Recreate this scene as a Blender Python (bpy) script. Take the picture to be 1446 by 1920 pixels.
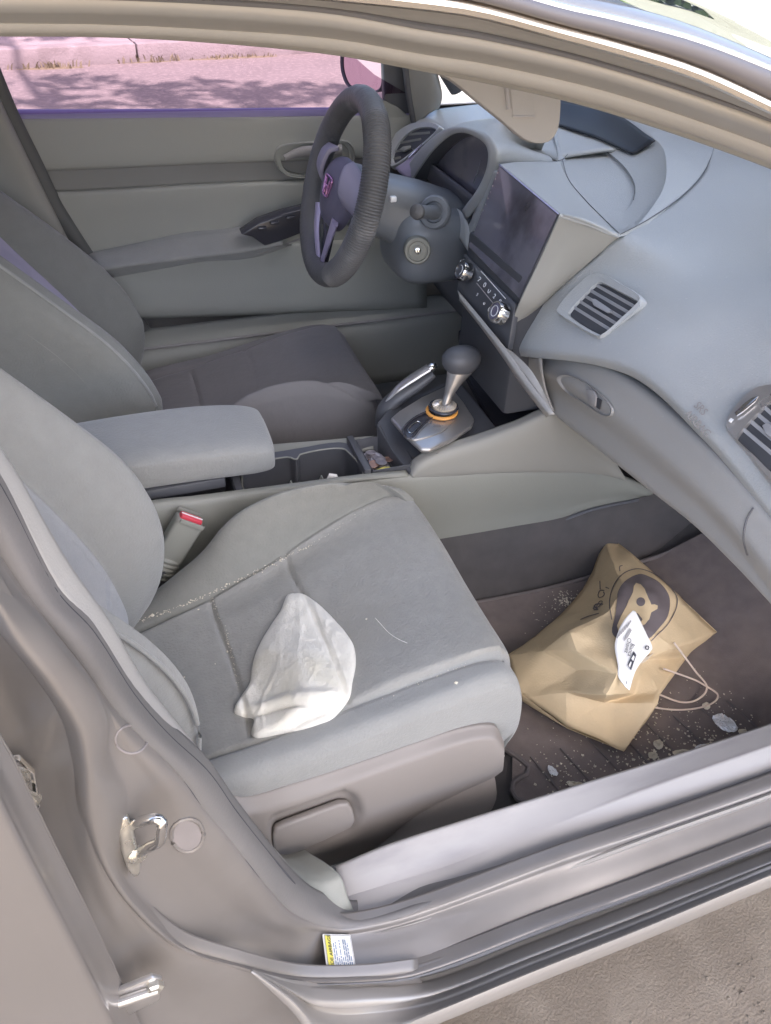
import bpy, bmesh, math, random
import numpy as np
from mathutils import Vector, Matrix, noise
from mathutils.bvhtree import BVHTree
rnd = random.Random(7)
for o in list(bpy.data.objects): bpy.data.objects.remove(o)
SC = bpy.context.scene
COL = SC.collection
# ------------------------------------------------------------------ camera
CAM = np.array([-0.0301, -1.1968, 1.4024]); YAW, PITCH, ROLL = 0.34946, 0.67399, 0.03667
FPX, PW, PH = 1531.9, 1446, 1920
def cam_basis():
    cy, sy, cp, sp = math.cos(YAW), math.sin(YAW), math.cos(PITCH), math.sin(PITCH)
    f = np.array([sy*cp, cy*cp, -sp]); r = np.array([cy, -sy, 0.]); u = np.cross(r, f)
    k, s = math.cos(ROLL), math.sin(ROLL)
    return k*r+s*u, -s*r+k*u, f
CR_, CU_, CF_ = cam_basis()
cd = bpy.data.cameras.new('camera'); cam = bpy.data.objects.new('camera', cd); COL.objects.link(cam)
m = Matrix.Identity(4)
for i in range(3):
    m[i][0], m[i][1], m[i][2], m[i][3] = CR_[i], CU_[i], -CF_[i], CAM[i]
cam.matrix_world = m
cd.sensor_fit = 'VERTICAL'; cd.sensor_height = 24; cd.lens = FPX/PH*24
cd.clip_start = .02; cd.clip_end = 500
SC.camera = cam
# ------------------------------------------------------------------ light
SUN_EL, SUN_AZ = math.radians(58), math.radians(-72)     # azimuth measured from +X towards +Y
w = bpy.data.worlds.new('World'); SC.world = w; w.use_nodes = True
nt = w.node_tree; bg = nt.nodes['Background']
sky = nt.nodes.new('ShaderNodeTexSky'); sky.sky_type = 'NISHITA'; sky.sun_disc = False
sky.sun_elevation = SUN_EL; sky.sun_rotation = math.radians(90) - SUN_AZ
sky.air_density = .80; sky.dust_density = 3.9; sky.ozone_density = 1.0
nt.links.new(sky.outputs[0], bg.inputs[0]); bg.inputs[1].default_value = 0.15
sl = bpy.data.lights.new('sun', 'SUN'); sl.energy = 4.0; sl.angle = math.radians(.5); sl.color = (1, .95, .87)
sun = bpy.data.objects.new('sun', sl); COL.objects.link(sun)
sd = Vector((math.cos(SUN_EL)*math.cos(SUN_AZ), math.cos(SUN_EL)*math.sin(SUN_AZ), math.sin(SUN_EL)))
sun.rotation_euler = sd.to_track_quat('Z', 'Y').to_euler()
SC.view_settings.view_transform = 'Standard'; SC.view_settings.look = 'None'
SC.view_settings.gamma = 1; SC.view_settings.use_curve_mapping = False
SC.view_settings.exposure = 2.3
SC.render.engine = 'CYCLES'
SC.cycles.max_bounces = 10; SC.cycles.diffuse_bounces = 5; SC.cycles.transparent_max_bounces = 12
# ------------------------------------------------------------------ helpers: a photo pixel's line of sight met with a real plane of the car
def ray(u, v): return CR_*(u-PW/2)/FPX + CU_*(PH/2-v)/FPX + CF_
def ax(u, v, i, val):
    d = ray(u, v); return CAM + d*((val-CAM[i])/d[i])
def X(u, v, c): return ax(u, v, 0, c)
def Y(u, v, c): return ax(u, v, 1, c)
def Z(u, v, c): return ax(u, v, 2, c)
def PL(u, v, p0, n, off=0.):
    d = ray(u, v); n = np.array(n, float); n = n/np.linalg.norm(n)
    t = np.dot(np.array(p0)+n*off-CAM, n)/np.dot(d, n); return CAM + d*t
def Ys(c, *uv): return [Y(a, b, c) for a, b in uv]
def Xs(c, *uv): return [X(a, b, c) for a, b in uv]
def Zs(c, *uv): return [Z(a, b, c) for a, b in uv]
A = lambda *p: np.array(p, float)
def ext(row, L):
    d = row[-1]-row[-2]; return list(row)+[row[-1]+d/np.linalg.norm(d)*L]
def crs(P, n, mode='arc', closed=False):
    P = np.array(P, float); k = len(P)
    if k == 2:
        t = np.linspace(0, 1, n)[:, None]; return P[0]*(1-t)+P[1]*t
    if closed: Q = np.vstack([P[-1], P, P[0], P[1]]); segs = k
    else: Q = np.vstack([2*P[0]-P[1], P, 2*P[-1]-P[-2]]); segs = k-1
    d = np.linalg.norm(np.diff(np.vstack([P, P[:1]]) if closed else P, axis=0), axis=1)+1e-9
    if mode == 'arc': cum = np.concatenate([[0], np.cumsum(d)])
    else: cum = np.arange(segs+1, dtype=float)
    ts = np.linspace(0, cum[-1], n, endpoint=not closed)
    out = []
    for t in ts:
        i = min(int(np.searchsorted(cum, t, 'right')-1), segs-1); f = (t-cum[i])/(cum[i+1]-cum[i])
        p0, p1, p2, p3 = Q[i], Q[i+1], Q[i+2], Q[i+3]
        # finite-difference tangents scaled by chord length: no overshoot where spacing is uneven
        L = np.linalg.norm(p2-p1)+1e-9; La = np.linalg.norm(p1-p0)+1e-9; Lb = np.linalg.norm(p3-p2)+1e-9
        m1 = (p2-p0)/(L+La)*L; m2 = (p3-p1)/(L+Lb)*L
        f2, f3 = f*f, f*f*f
        out.append((2*f3-3*f2+1)*p1+(f3-2*f2+f)*m1+(-2*f3+3*f2)*p2+(f3-f2)*m2)
    return np.array(out)
def link(name, me, mat, parent, smooth=True, ang=38):
    me.name = name
    if mat and not me.materials: me.materials.append(mat)
    if smooth:
        for p in me.polygons: p.use_smooth = True
        try: me.set_sharp_from_angle(angle=math.radians(ang))
        except Exception: pass
    o = bpy.data.objects.new(name, me); COL.objects.link(o)
    if parent: o.parent = parent
    return o
def mesh(name, vs, fs, mat=None, parent=None, smooth=True, ang=38, thick=0):
    me = bpy.data.meshes.new(name); me.from_pydata([tuple(v) for v in vs], [], fs); me.update()
    o = link(name, me, mat, parent, smooth, ang)
    if thick:
        s = o.modifiers.new('solid', 'SOLIDIFY'); s.thickness = thick; s.offset = 0
    return o
def gridmesh(G, closeu=False, closev=False):
    G = np.array(G); a, b = G.shape[:2]; fs = []
    for i in range(a-(0 if closev else 1)):
        for j in range(b-(0 if closeu else 1)):
            i2, j2 = (i+1) % a, (j+1) % b
            fs.append((i*b+j, i*b+j2, i2*b+j2, i2*b+j))
    return G.reshape(-1, 3), fs
def loft(rows, nu, nv):
    same = len(set(len(r) for r in rows)) == 1
    R = np.array([crs(r, nu, 'idx' if same else 'arc') for r in rows])
    return np.array([crs(R[:, j], nv, 'idx') for j in range(nu)]).transpose(1, 0, 2)
def surf(name, rows, mat, parent, nu=40, nv=16, thick=.003, ang=50):
    v, f = gridmesh(loft(rows, nu, nv)); return mesh(name, v, f, mat, parent, True, ang, thick)
def frame_along(P, up):
    T = np.gradient(P, axis=0); T /= np.linalg.norm(T, axis=1)[:, None]+1e-12
    S = np.cross(T, np.array(up, float)); S /= np.linalg.norm(S, axis=1)[:, None]+1e-12
    return T, S, np.cross(S, T)
def sweep(name, path, prof, mat, parent, up=(0, 0, 1), n=40, scale=None, cap=True, closed=False, ang=40):
    P = crs(path, n, 'arc', closed)
    if closed:
        E_ = np.vstack([P[-1], P, P[0]]); T, S, U = [q[1:-1] for q in frame_along(E_, up)]
    else: T, S, U = frame_along(P, up)
    sc = np.ones(n) if scale is None else np.interp(np.linspace(0, 1, n), np.linspace(0, 1, len(scale)), scale)
    G = np.array([[P[i]+(S[i]*a+U[i]*b)*sc[i] for a, b in prof] for i in range(n)])
    v, f = gridmesh(G, closeu=True, closev=closed)
    if cap and not closed:
        k = len(prof); f.append(tuple(range(k))[::-1]); f.append(tuple((n-1)*k+i for i in range(k)))
    o = mesh(name, v, f, mat, parent, True, ang); return o
def circ(r, k=12, r2=None): return [(r*math.cos(2*math.pi*i/k), (r2 or r)*math.sin(2*math.pi*i/k)) for i in range(k)]
def tube(name, path, r, mat, parent, n=24, k=12, scale=None, up=(0, 0, 1), r2=None, closed=False):
    return sweep(name, path, circ(r, k, r2), mat, parent, up, n, scale, True, closed)
def bevel_me(bm, w, seg=2):
    if w: bmesh.ops.bevel(bm, geom=list(bm.edges), offset=w, segments=seg, profile=.5, affect='EDGES', clamp_overlap=True)
def prism(name, outline, vec, mat, parent, bev=.002, seg=2, ang=35):
    bm = bmesh.new(); vec = Vector(vec)
    a = [bm.verts.new(Vector(p)) for p in outline]; b = [bm.verts.new(Vector(p)+vec) for p in outline]
    k = len(a); bm.faces.new(a); bm.faces.new(b[::-1])
    for i in range(k): bm.faces.new((a[i], b[i], b[(i+1) % k], a[(i+1) % k]))
    bmesh.ops.recalc_face_normals(bm, faces=bm.faces)
    bevel_me(bm, bev, seg)
    me = bpy.data.meshes.new(name); bm.to_mesh(me); bm.free()
    return link(name, me, mat, parent, True, ang)
def box(name, c, s, mat, parent, rot=(0, 0, 0), bev=.002, seg=2, axes=None):
    bm = bmesh.new(); bmesh.ops.create_cube(bm, size=1)
    bmesh.ops.scale(bm, vec=Vector(s), verts=bm.verts); bevel_me(bm, bev, seg)
    if axes is not None: M = Matrix([[axes[j][i] for j in range(3)] for i in range(3)]).to_4x4()
    else:
        from mathutils import Euler
        M = Euler([math.radians(q) for q in rot]).to_matrix().to_4x4()
    M.translation = Vector(c); bmesh.ops.transform(bm, matrix=M, verts=bm.verts)
    me = bpy.data.meshes.new(name); bm.to_mesh(me); bm.free(); return link(name, me, mat, parent)
def lathe(name, c, axis, prof, mat, parent, k=32, ang=35):
    """prof: (distance along axis, radius)"""
    axis = Vector(axis).normalized(); t = Vector((0, 0, 1)) if abs(axis.z) < .9 else Vector((1, 0, 0))
    a = axis.cross(t).normalized(); b = axis.cross(a); c = Vector(c)
    G = [[c+axis*h+(a*math.cos(2*math.pi*i/k)+b*math.sin(2*math.pi*i/k))*max(r, 1e-5) for i in range(k)] for h, r in prof]
    v, f = gridmesh([[tuple(p) for p in row] for row in G], closeu=True)
    return mesh(name, v, f, mat, parent, True, ang)
def blob(name, c, r, mat, parent, axes=None, e=1.0, k=28, l=18, deform=None):
    G = []
    sp = lambda q: math.copysign(abs(q)**e, q)
    ax_ = [np.array(q, float) for q in (axes or ((1, 0, 0), (0, 1, 0), (0, 0, 1)))]
    for i in range(l+1):
        th = math.pi*i/l; row = []
        for j in range(k):
            ph = 2*math.pi*j/k
            q = [sp(math.sin(th))*sp(math.cos(ph)), sp(math.sin(th))*sp(math.sin(ph)), sp(math.cos(th))]
            if deform: q = deform(q)
            row.append(np.array(c)+ax_[0]*q[0]*r[0]+ax_[1]*q[1]*r[1]+ax_[2]*q[2]*r[2])
        G.append(row)
    v, f = gridmesh(G, closeu=True); return mesh(name, v, f, mat, parent, True, 60)
def empty(name, loc=(0, 0, 0), parent=None):
    o = bpy.data.objects.new(name, None); COL.objects.link(o); o.location = loc
    o.empty_display_size = .1
    if parent: o.parent = parent
    return o
def tag(o, label=None, cat=None, group=None, kind=None):
    if label: o['label'] = label
    if cat: o['category'] = cat
    if group: o['group'] = group
    if kind: o['kind'] = kind
    return o
def text(name, s, org, xd, yd, size, mat, parent, ext=.0002, align='LEFT', shear=0):
    cu = bpy.data.curves.new(name, 'FONT'); cu.body = s; cu.size = size; cu.extrude = ext; cu.resolution_u = 3
    cu.align_x = align; cu.shear = shear
    t = bpy.data.objects.new(name, cu); COL.objects.link(t)
    bpy.context.view_layer.update()
    me = bpy.data.meshes.new_from_object(t); bpy.data.objects.remove(t)
    xd = Vector(xd).normalized(); yd = Vector(yd); yd = (yd-xd*yd.dot(xd)).normalized(); zd = xd.cross(yd)
    M = Matrix(((xd.x, yd.x, zd.x, org[0]), (xd.y, yd.y, zd.y, org[1]), (xd.z, yd.z, zd.z, org[2]), (0, 0, 0, 1)))
    me.transform(M); me.materials.clear()
    return link(name, me, mat, parent, False)
def bvh(o):
    bpy.context.view_layer.update()
    dg = bpy.context.evaluated_depsgraph_get(); return BVHTree.FromObject(o, dg)
def hit(bv, u, v, off=0., fb=None):
    d = Vector(ray(u, v)).normalized(); p, n, i, t = bv.ray_cast(Vector(CAM), d)
    if p is None: return fb
    if n.dot(d) > 0: n = -n
    return np.array(p+n*off)
def hitn(bv, u, v):
    d = Vector(ray(u, v)).normalized(); p, n, i, t = bv.ray_cast(Vector(CAM), d)
    if n.dot(d) > 0: n = -n
    return np.array(p), np.array(n)
# ------------------------------------------------------------------ materials
def mat(name, col, rough=.5, metal=0., var=.06, vs=6., bump=.0, bs=400., coat=0., sheen=0., spec=.5, col2=None, c2s=3., c2lo=.5, c2hi=.7, stretch=None, bs2=0, bump2=0):
    m = bpy.data.materials.new(name); m.use_nodes = True; nt = m.node_tree; b = nt.nodes['Principled BSDF']
    N = lambda t: nt.nodes.new(t)
    tc = N('ShaderNodeTexCoord'); src = tc.outputs['Object']
    if stretch:
        mp = N('ShaderNodeMapping'); mp.inputs['Scale'].default_value = stretch; nt.links.new(src, mp.inputs[0]); src = mp.outputs[0]
    n = N('ShaderNodeTexNoise'); n.inputs['Scale'].default_value = vs; n.inputs['Detail'].default_value = 5; nt.links.new(src, n.inputs['Vector'])
    r = N('ShaderNodeMapRange'); r.inputs['To Min'].default_value = 1-var*2; r.inputs['To Max'].default_value = 1+var*2
    nt.links.new(n.outputs['Fac'], r.inputs['Value'])
    mx = N('ShaderNodeMix'); mx.data_type = 'RGBA'; mx.blend_type = 'MULTIPLY'; mx.inputs[0].default_value = 1
    mx.inputs[6].default_value = (*col, 1); nt.links.new(r.outputs[0], mx.inputs[7])
    out = mx.outputs[2]
    if col2:
        n2 = N('ShaderNodeTexNoise'); n2.inputs['Scale'].default_value = c2s; n2.inputs['Detail'].default_value = 6; nt.links.new(src, n2.inputs['Vector'])
        r2 = N('ShaderNodeMapRange'); r2.inputs['From Min'].default_value = c2lo; r2.inputs['From Max'].default_value = c2hi
        nt.links.new(n2.outputs['Fac'], r2.inputs['Value'])
        m2 = N('ShaderNodeMix'); m2.data_type = 'RGBA'; nt.links.new(r2.outputs[0], m2.inputs[0]); nt.links.new(out, m2.inputs[6]); m2.inputs[7].default_value = (*col2, 1)
        out = m2.outputs[2]
    nt.links.new(out, b.inputs['Base Color'])
    rr = N('ShaderNodeMapRange'); rr.inputs['To Min'].default_value = max(.02, rough-.08); rr.inputs['To Max'].default_value = min(1, rough+.08)
    nt.links.new(n.outputs['Fac'], rr.inputs['Value']); nt.links.new(rr.outputs[0], b.inputs['Roughness'])
    b.inputs['Metallic'].default_value = metal; b.inputs['Coat Weight'].default_value = coat; b.inputs['Coat Roughness'].default_value = .08
    b.inputs['Sheen Weight'].default_value = sheen; b.inputs['Specular IOR Level'].default_value = spec
    last = None
    for sc_, st in ((bs, bump), (bs2, bump2)):
        if st:
            nb = N('ShaderNodeTexNoise'); nb.inputs['Scale'].default_value = sc_; nb.inputs['Detail'].default_value = 3; nt.links.new(src, nb.inputs['Vector'])
            bp = N('ShaderNodeBump'); bp.inputs['Strength'].default_value = st; bp.inputs['Distance'].default_value = 1.0/sc_*.6
            nt.links.new(nb.outputs['Fac'], bp.inputs['Height'])
            if last: nt.links.new(last, bp.inputs['Normal'])
            last = bp.outputs[0]
    if last: nt.links.new(last, b.inputs['Normal'])
    return m
def glass(name, tint, refl=.9, ior=1.5, rough=.0):
    m = bpy.data.materials.new(name); m.use_nodes = True; nt = m.node_tree
    nt.nodes.remove(nt.nodes['Principled BSDF']); out = nt.nodes['Material Output']
    tr = nt.nodes.new('ShaderNodeBsdfTransparent'); tr.inputs[0].default_value = (*tint, 1)
    gl = nt.nodes.new('ShaderNodeBsdfGlossy'); gl.inputs['Roughness'].default_value = rough; gl.inputs[0].default_value = (refl, refl, refl, 1)
    fr = nt.nodes.new('ShaderNodeFresnel'); fr.inputs[0].default_value = ior
    mx = nt.nodes.new('ShaderNodeMixShader')
    nt.links.new(fr.outputs[0], mx.inputs[0]); nt.links.new(tr.outputs[0], mx.inputs[1]); nt.links.new(gl.outputs[0], mx.inputs[2]); nt.links.new(mx.outputs[0], out.inputs[0])
    return m
M = {}
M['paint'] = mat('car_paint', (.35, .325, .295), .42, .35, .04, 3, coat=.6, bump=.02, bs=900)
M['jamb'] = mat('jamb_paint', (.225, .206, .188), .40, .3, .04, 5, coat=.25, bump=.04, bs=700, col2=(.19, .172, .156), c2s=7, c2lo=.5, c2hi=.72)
M['rubber'] = mat('seal_rubber', (.12, .118, .12), .5, 0, .08, 12, bump=.1, bs=500)
M['sealdark'] = mat('door_seal_rubber', (.150, .142, .134), .5, 0, .08, 5, bump=.15, bs=300, col2=(.20, .185, .175), c2s=4)
M['sealgrey'] = mat('seal_grey', (.32, .305, .275), .5, 0, .06, 10, bump=.1, bs=300)
M['dash'] = mat('dash_plastic', (.42, .43, .425), .36, 0, .04, 4, bump=.55, bs=420, col2=(.52, .52, .50), c2s=260, c2lo=.66, c2hi=.74)
M['dashlow'] = mat('dash_lower_plastic', (.37, .355, .33), .5, 0, .04, 4, bump=.3, bs=520, col2=(.44, .43, .41), c2s=240, c2lo=.68, c2hi=.76)
M['trim'] = mat('trim_grey', (.255, .255, .222), .5, 0, .05, 4, bump=.25, bs=600, col2=(.235, .238, .21), c2s=5)
M['sill'] = mat('sill_plastic', (.345, .325, .31), .55, 0, .04, 6, bump=.12, bs=700, stretch=(1, 4, 1), col2=(.27, .255, .25), c2s=6)
M['doorvinyl'] = mat('door_vinyl', (.335, .335, .30), .6, 0, .04, 4, bump=.3, bs=500)
M['beige'] = mat('pillar_beige', (.30, .29, .258), .6, 0, .04, 4, bump=.08, bs=700)
M['visor'] = mat('visor_vinyl', (.33, .315, .295), .7, 0, .04, 8, bump=.15, bs=600)
M['dark'] = mat('dark_plastic', (.085, .087, .095), .42, 0, .08, 8, bump=.1, bs=800)
M['black'] = mat('gloss_black', (.05, .05, .06), .22, 0, .05, 8)
M['knee'] = mat('knee_plastic', (.13, .13, .14), .6, 0, .05, 6)
M['column'] = mat('column_plastic', (.185, .20, .22), .38, 0, .06, 8, bump=.1, bs=800)
M['void'] = mat('dark_recess', (.055, .056, .062), .8, 0, .05, 8)
M['fabric'] = mat('seat_velour', (.285, .28, .258), .85, 0, .07, 60, bump=.6, bs=700, sheen=.2, col2=(.25, .24, .21), c2s=5, c2lo=.45, c2hi=.8, bump2=.5, bs2=240)
M['bolster'] = mat('seat_knit', (.275, .275, .26), .8, 0, .05, 50, bump=.6, bs=800, sheen=.3, bump2=.4, bs2=260, col2=(.25, .25, .235), c2s=4)
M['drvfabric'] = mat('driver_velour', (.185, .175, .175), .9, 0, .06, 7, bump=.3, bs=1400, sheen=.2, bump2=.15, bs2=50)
M['drvinsert'] = mat('driver_insert_flare', (.36, .33, .42), .85, 0, .06, 7, bump=.3, bs=1400, sheen=.2)  # purple of the lens flare is put into the cloth colour
M['shield'] = mat('seat_shield_plastic', (.235, .21, .19), .5, 0, .04, 5, bump=.15, bs=900)
M['carpet'] = mat('carpet', (.075, .068, .066), .95, 0, .15, 30, bump=.6, bs=700, sheen=.3, col2=(.10, .085, .08), c2s=5)
M['mat'] = mat('floor_mat_carpet', (.16, .13, .12), .95, 0, .18, 40, bump=.7, bs=600, sheen=.3, col2=(.19, .15, .13), c2s=9, c2lo=.5, c2hi=.8)
M['matedge'] = mat('mat_binding', (.15, .13, .125), .8, 0, .1, 40, bump=.4, bs=900)
M['leather'] = mat('wheel_cover_rubber', (.115, .113, .113), .5, 0, .2, 9, bump=.3, bs=250, col2=(.26, .25, .24), c2s=14, c2lo=.55, c2hi=.8)
M['lilac'] = mat('spoke_lilac_flare', (.50, .44, .62), .35, .4, .05, 8)  # lilac cast is lens flare painted into the spoke metal
M['spoke'] = mat('spoke_grey_flare', (.33, .30, .38), .45, 0, .05, 8)  # grey spoke plastic with the flare's lilac cast mixed in
M['hub'] = mat('airbag_cover', (.13, .118, .165), .5, 0, .05, 8, bump=.1, bs=600)  # dark cover tinted purple to carry the lens flare
M['magenta'] = mat('emblem_pink', (.62, .30, .55), .25, .7, .02, 8)
M['chrome'] = mat('chrome', (.75, .75, .74), .16, 1, .02, 8)
M['silver'] = mat('silver_plastic', (.50, .48, .46), .3, .75, .04, 8)
M['mould'] = mat('roof_moulding_rubber', (.17, .16, .165), .5, 0, .04, 5)
M['edge'] = mat('edge_highlight', (.80, .72, .60), .22, .9, .03, 8)  # warm bright metal standing in for the golden highlight on the rail
M['steel'] = mat('zinc_steel', (.66, .64, .58), .28, .9, .12, 60, bump=.1, bs=200)
M['whiteprint'] = mat('white_print', (.8, .8, .8), .5, 0, .0)
M['screen'] = mat('screen_glass', (.15, .145, .175), .14, 0, .1, 8, col2=(.05, .045, .055), c2s=9, coat=.8)
M['meter'] = mat('digital_meter_lens', (.03, .034, .042), .35, 0, .05, 8, spec=.3)
M['paper'] = mat('kraft_paper', (.62, .475, .285), .7, 0, .05, 40, bump=.3, bs=300, stretch=None)
M['paperin'] = mat('kraft_inner', (.60, .50, .37), .75, 0, .05, 14, bump=.25, bs=160)
M['print'] = mat('bag_print', (.15, .125, .125), .7, 0, .08, 30)
M['kraftprint'] = mat('bag_print_light', (.62, .48, .29), .7, 0, .05, 14)
M['white'] = mat('white_paper', (.82, .79, .74), .6, 0, .02, 20)
M['ink'] = mat('ink', (.05, .05, .06), .6, 0, 0)
M['twine'] = mat('paper_twine', (.68, .56, .46), .7, 0, .08, 80, bump=.3, bs=900)
M['cloth'] = mat('rag_terry', (.74, .71, .625), .95, 0, .07, 16, bump=1.0, bs=620, sheen=.4, col2=(.56, .52, .40), c2s=9, c2lo=.52, c2hi=.75, bump2=.25, bs2=160)
M['red'] = mat('buckle_red', (.62, .06, .085), .35, 0, .03, 10)
M['orange'] = mat('rubber_orange', (.78, .36, .08), .45, 0, .05, 30)
M['copper'] = mat('coin_copper', (.42, .26, .20), .4, .7, .2, 90)
M['nickel'] = mat('coin_nickel', (.48, .44, .46), .4, .7, .15, 90)
M['yellow'] = mat('yellow_wrapper', (.62, .55, .14), .5, 0, .1, 60)
M['stickyel'] = mat('sticker_yellow', (.80, .70, .12), .5, 0, .01)
M['stickblue'] = mat('sticker_blue', (.16, .24, .36), .5, 0, 0)
M['crumb'] = mat('crumb', (.66, .60, .48), .8, 0, .2, 50)
M['foil'] = mat('foil', (.86, .86, .86), .4, .5, .1, 80)
M['asphalt'] = mat('asphalt', (.225, .185, .142), .95, 0, .12, 2.2, bump=.9, bs=260, col2=(.30, .255, .20), c2s=9, c2lo=.45, c2hi=.75)
M['roadfar'] = mat('road_pale', (.18, .17, .16), .92, 0, .10, 3, bump=.5, bs=90, col2=(.235, .22, .205), c2s=26, c2lo=.5, c2hi=.62)
M['concrete'] = mat('concrete', (.27, .26, .25), .9, 0, .08, 3, bump=.4, bs=60, col2=(.21, .20, .19), c2s=5)
M['dirt'] = mat('dirt', (.32, .245, .17), .95, 0, .1, .6, bump=.6, bs=30, col2=(.26, .20, .14), c2s=1.5)
M['lawn'] = mat('yard_ground', (.12, .125, .10), .95, 0, .15, 3)
M['grass'] = mat('dry_grass', (.17, .16, .10), .9, 0, .2, 30)
M['leaf'] = mat('leaf', (.06, .10, .03), .6, 0, .25, 2)
M['bark'] = mat('bark', (.13, .10, .075), .95, 0, .25, 10, bump=1, bs=40)
M['glass'] = glass('windshield_glass', (.86, .90, .90))
M['tint'] = glass('film_flare_glass', (.48, .345, .425))  # pinkish window film, with purple lens flare mixed into the tint
M['mirror'] = mat('mirror_glass', (.62, .50, .60), .05, 1, .0)
M['purple'] = mat('belt_moulding_flare', (.26, .22, .40), .45, 0, .03, 4)  # purple is lens flare over the strip, painted as its colour
M['label'] = M['white']
# ------------------------------------------------------------------ ground, road, kerb, pavement
def sheet(name, pts, mt, **k):
    o = mesh(name, pts, [tuple(range(len(pts)))], mt, None, False); tag(o, kind='structure', **k); return o
sheet('ground', [(-150, -150, -.02), (150, -150, -.02), (150, 150, -.02), (-150, 150, -.02)], M['dirt'])
ka, kb = Z(0, 131, 0), Z(640, 97, 0)
kd = (kb-ka)/np.linalg.norm(kb-ka); kn = A(-kd[1], kd[0], 0)
def kp(s, n, z): q = ka+kd*s+kn*n; return A(q[0], q[1], z)
# road between the near side and the far kerb, finely gridded for a slightly uneven surface
sheet('road', [A(-40, -3.2, 0), A(40, -3.2, 0), kp(44, 0, 0), kp(-44, 0, 0)], M['roadfar'])
near = []
G = [[A(-4+8*i/160, -3.0+2.75*j/70, .006+.003*noise.noise(Vector((i*.5, j*.5, 0)))+.0025*abs(noise.noise(Vector((i*2.3, j*2.3, 3))))) for i in range(161)] for j in range(71)]
v, f = gridmesh(G); o = mesh('asphalt_shoulder', v, f, M['asphalt'], None); tag(o, kind='structure')
kerb = empty('kerb', tuple(kp(0, 0, 0))); tag(kerb, kind='structure')
KI = Vector(kp(0, 0, 0))
jo = (239-0)/640.0*np.linalg.norm(kb-ka)      # where the joint shows
edges = [jo + 3.0*i for i in range(-7, 9)]
pav = empty('pavement', tuple(kp(0, 0, 0))); tag(pav, kind='structure')
for e0 in edges:
    e1 = e0+2.988
    q = [kp(e0, 0, -.05), kp(e1, 0, -.05), kp(e1, .16, -.05), kp(e0, .16, -.05)]
    s = prism('kerb_stone', [Vector(a)-KI for a in q], (0, 0, .19), M['concrete'], kerb, .012)
    q = [kp(e0, .168, -.05), kp(e1, .168, -.05), kp(e1, 1.9, -.05), kp(e0, 1.9, -.05)]
    s = prism('slab', [Vector(a)-KI for a in q], (0, 0, .185), M['concrete'], pav, .006)
sheet('yard', [kp(-40, 1.9, .11), kp(40, 1.9, .11), kp(40, 40, .11), kp(-40, 40, .11)], M['lawn'])
def weed(u, v, n, h, lab):
    c = Z(u, v, 0.); vs = []; fs = []
    for i in range(n):
        a = rnd.uniform(0, 6.28); r = rnd.uniform(0, .16); l = h*rnd.uniform(.4, 1); b = (r*math.cos(a)*2.2, r*math.sin(a)*.4, 0)
        dx, dy = rnd.uniform(-.6, .6)*l, rnd.uniform(-.6, .6)*l; w_ = .006; k = len(vs)
        vs += [(b[0]-w_, b[1], 0), (b[0]+w_, b[1], 0), (b[0]+dx*.5+w_*.7, b[1]+dy*.5, l*.7), (b[0]+dx*.5-w_*.7, b[1]+dy*.5, l*.7), (b[0]+dx, b[1]+dy, l)]
        fs += [(k, k+1, k+2, k+3), (k+3, k+2, k+4)]
    k = len(vs); vs += [(.40*math.cos(6.283*i/24), .075*math.sin(6.283*i/24), -.002) for i in range(24)]+[(0, 0, .004)]; fs += [(k+i, k+(i+1) % 24, k+24) for i in range(24)]
    o = mesh('weed_tuft', vs, fs, M['grass'], None, False); o.location = tuple(c); tag(o, lab, 'weed', 'weeds along the far kerb')
weed(95, 128, 60, .06, 'low dry weed tuft in the shaded gutter at the left of the window')
weed(262, 116, 110, .07, 'widest dry weed tuft in the gutter at the foot of the pavement joint')
weed(400, 110, 36, .04, 'small weed tuft in the sunlit gutter right of the joint')
weed(465, 107, 26, .035, 'rightmost tiny weed tuft in the sunlit gutter')
# ------------------------------------------------------------------ trees (outside the frame) whose shade falls on car and road
def tree(base, h, crowns, n, lab, seed):
    r = random.Random(seed); t = empty('shade_tree', base); tag(t, lab, 'tree')
    tube('trunk', [A(0, 0, -.1), A(.1, .05, h*.3), A(0, .15, h*.55), A(.1, .1, h*.8)], .26, M['bark'], t, 14, 10, [1.2, .9, .7, .35])
    vs, fs = [], []
    for (cx, cy, cz, rx, ry, rz) in crowns:
        tube('limb', [A(0, .1, h*.4), A(cx*.5, cy*.5, (h*.4+cz)/2+.2), A(cx, cy, cz)], .11, M['bark'], t, 10, 8, [1, .6, .2])
    tot = sum(c[3]*c[4]*c[5] for c in crowns)
    for (cx, cy, cz, rx, ry, rz) in crowns:
        for _ in range(int(n*rx*ry*rz/tot)):
            while True:
                q = [r.uniform(-1, 1) for _ in range(3)]
                if sum(a*a for a in q) < 1: break
            p = Vector((cx+q[0]*rx, cy+q[1]*ry, cz+q[2]*rz))
            if cz > 7.75 and cy > 3 and noise.noise(p*1.7) < -.02: continue
            s = r.uniform(.05, .13); a = Vector((r.gauss(0, 1), r.gauss(0, 1), r.gauss(0, 1))).normalized(); b = a.cross(Vector((r.gauss(0, 1), r.gauss(0, 1), r.gauss(0, 1)))).normalized()
            k = len(vs); vs += [p-a*s*1.5, p+b*s*.6, p+a*s*1.5, p-b*s*.6]; fs.append((k, k+1, k+2, k+3))
    o = mesh('crown', vs, fs, M['leaf'], t, False); o['kind'] = 'stuff'
    return t
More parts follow.
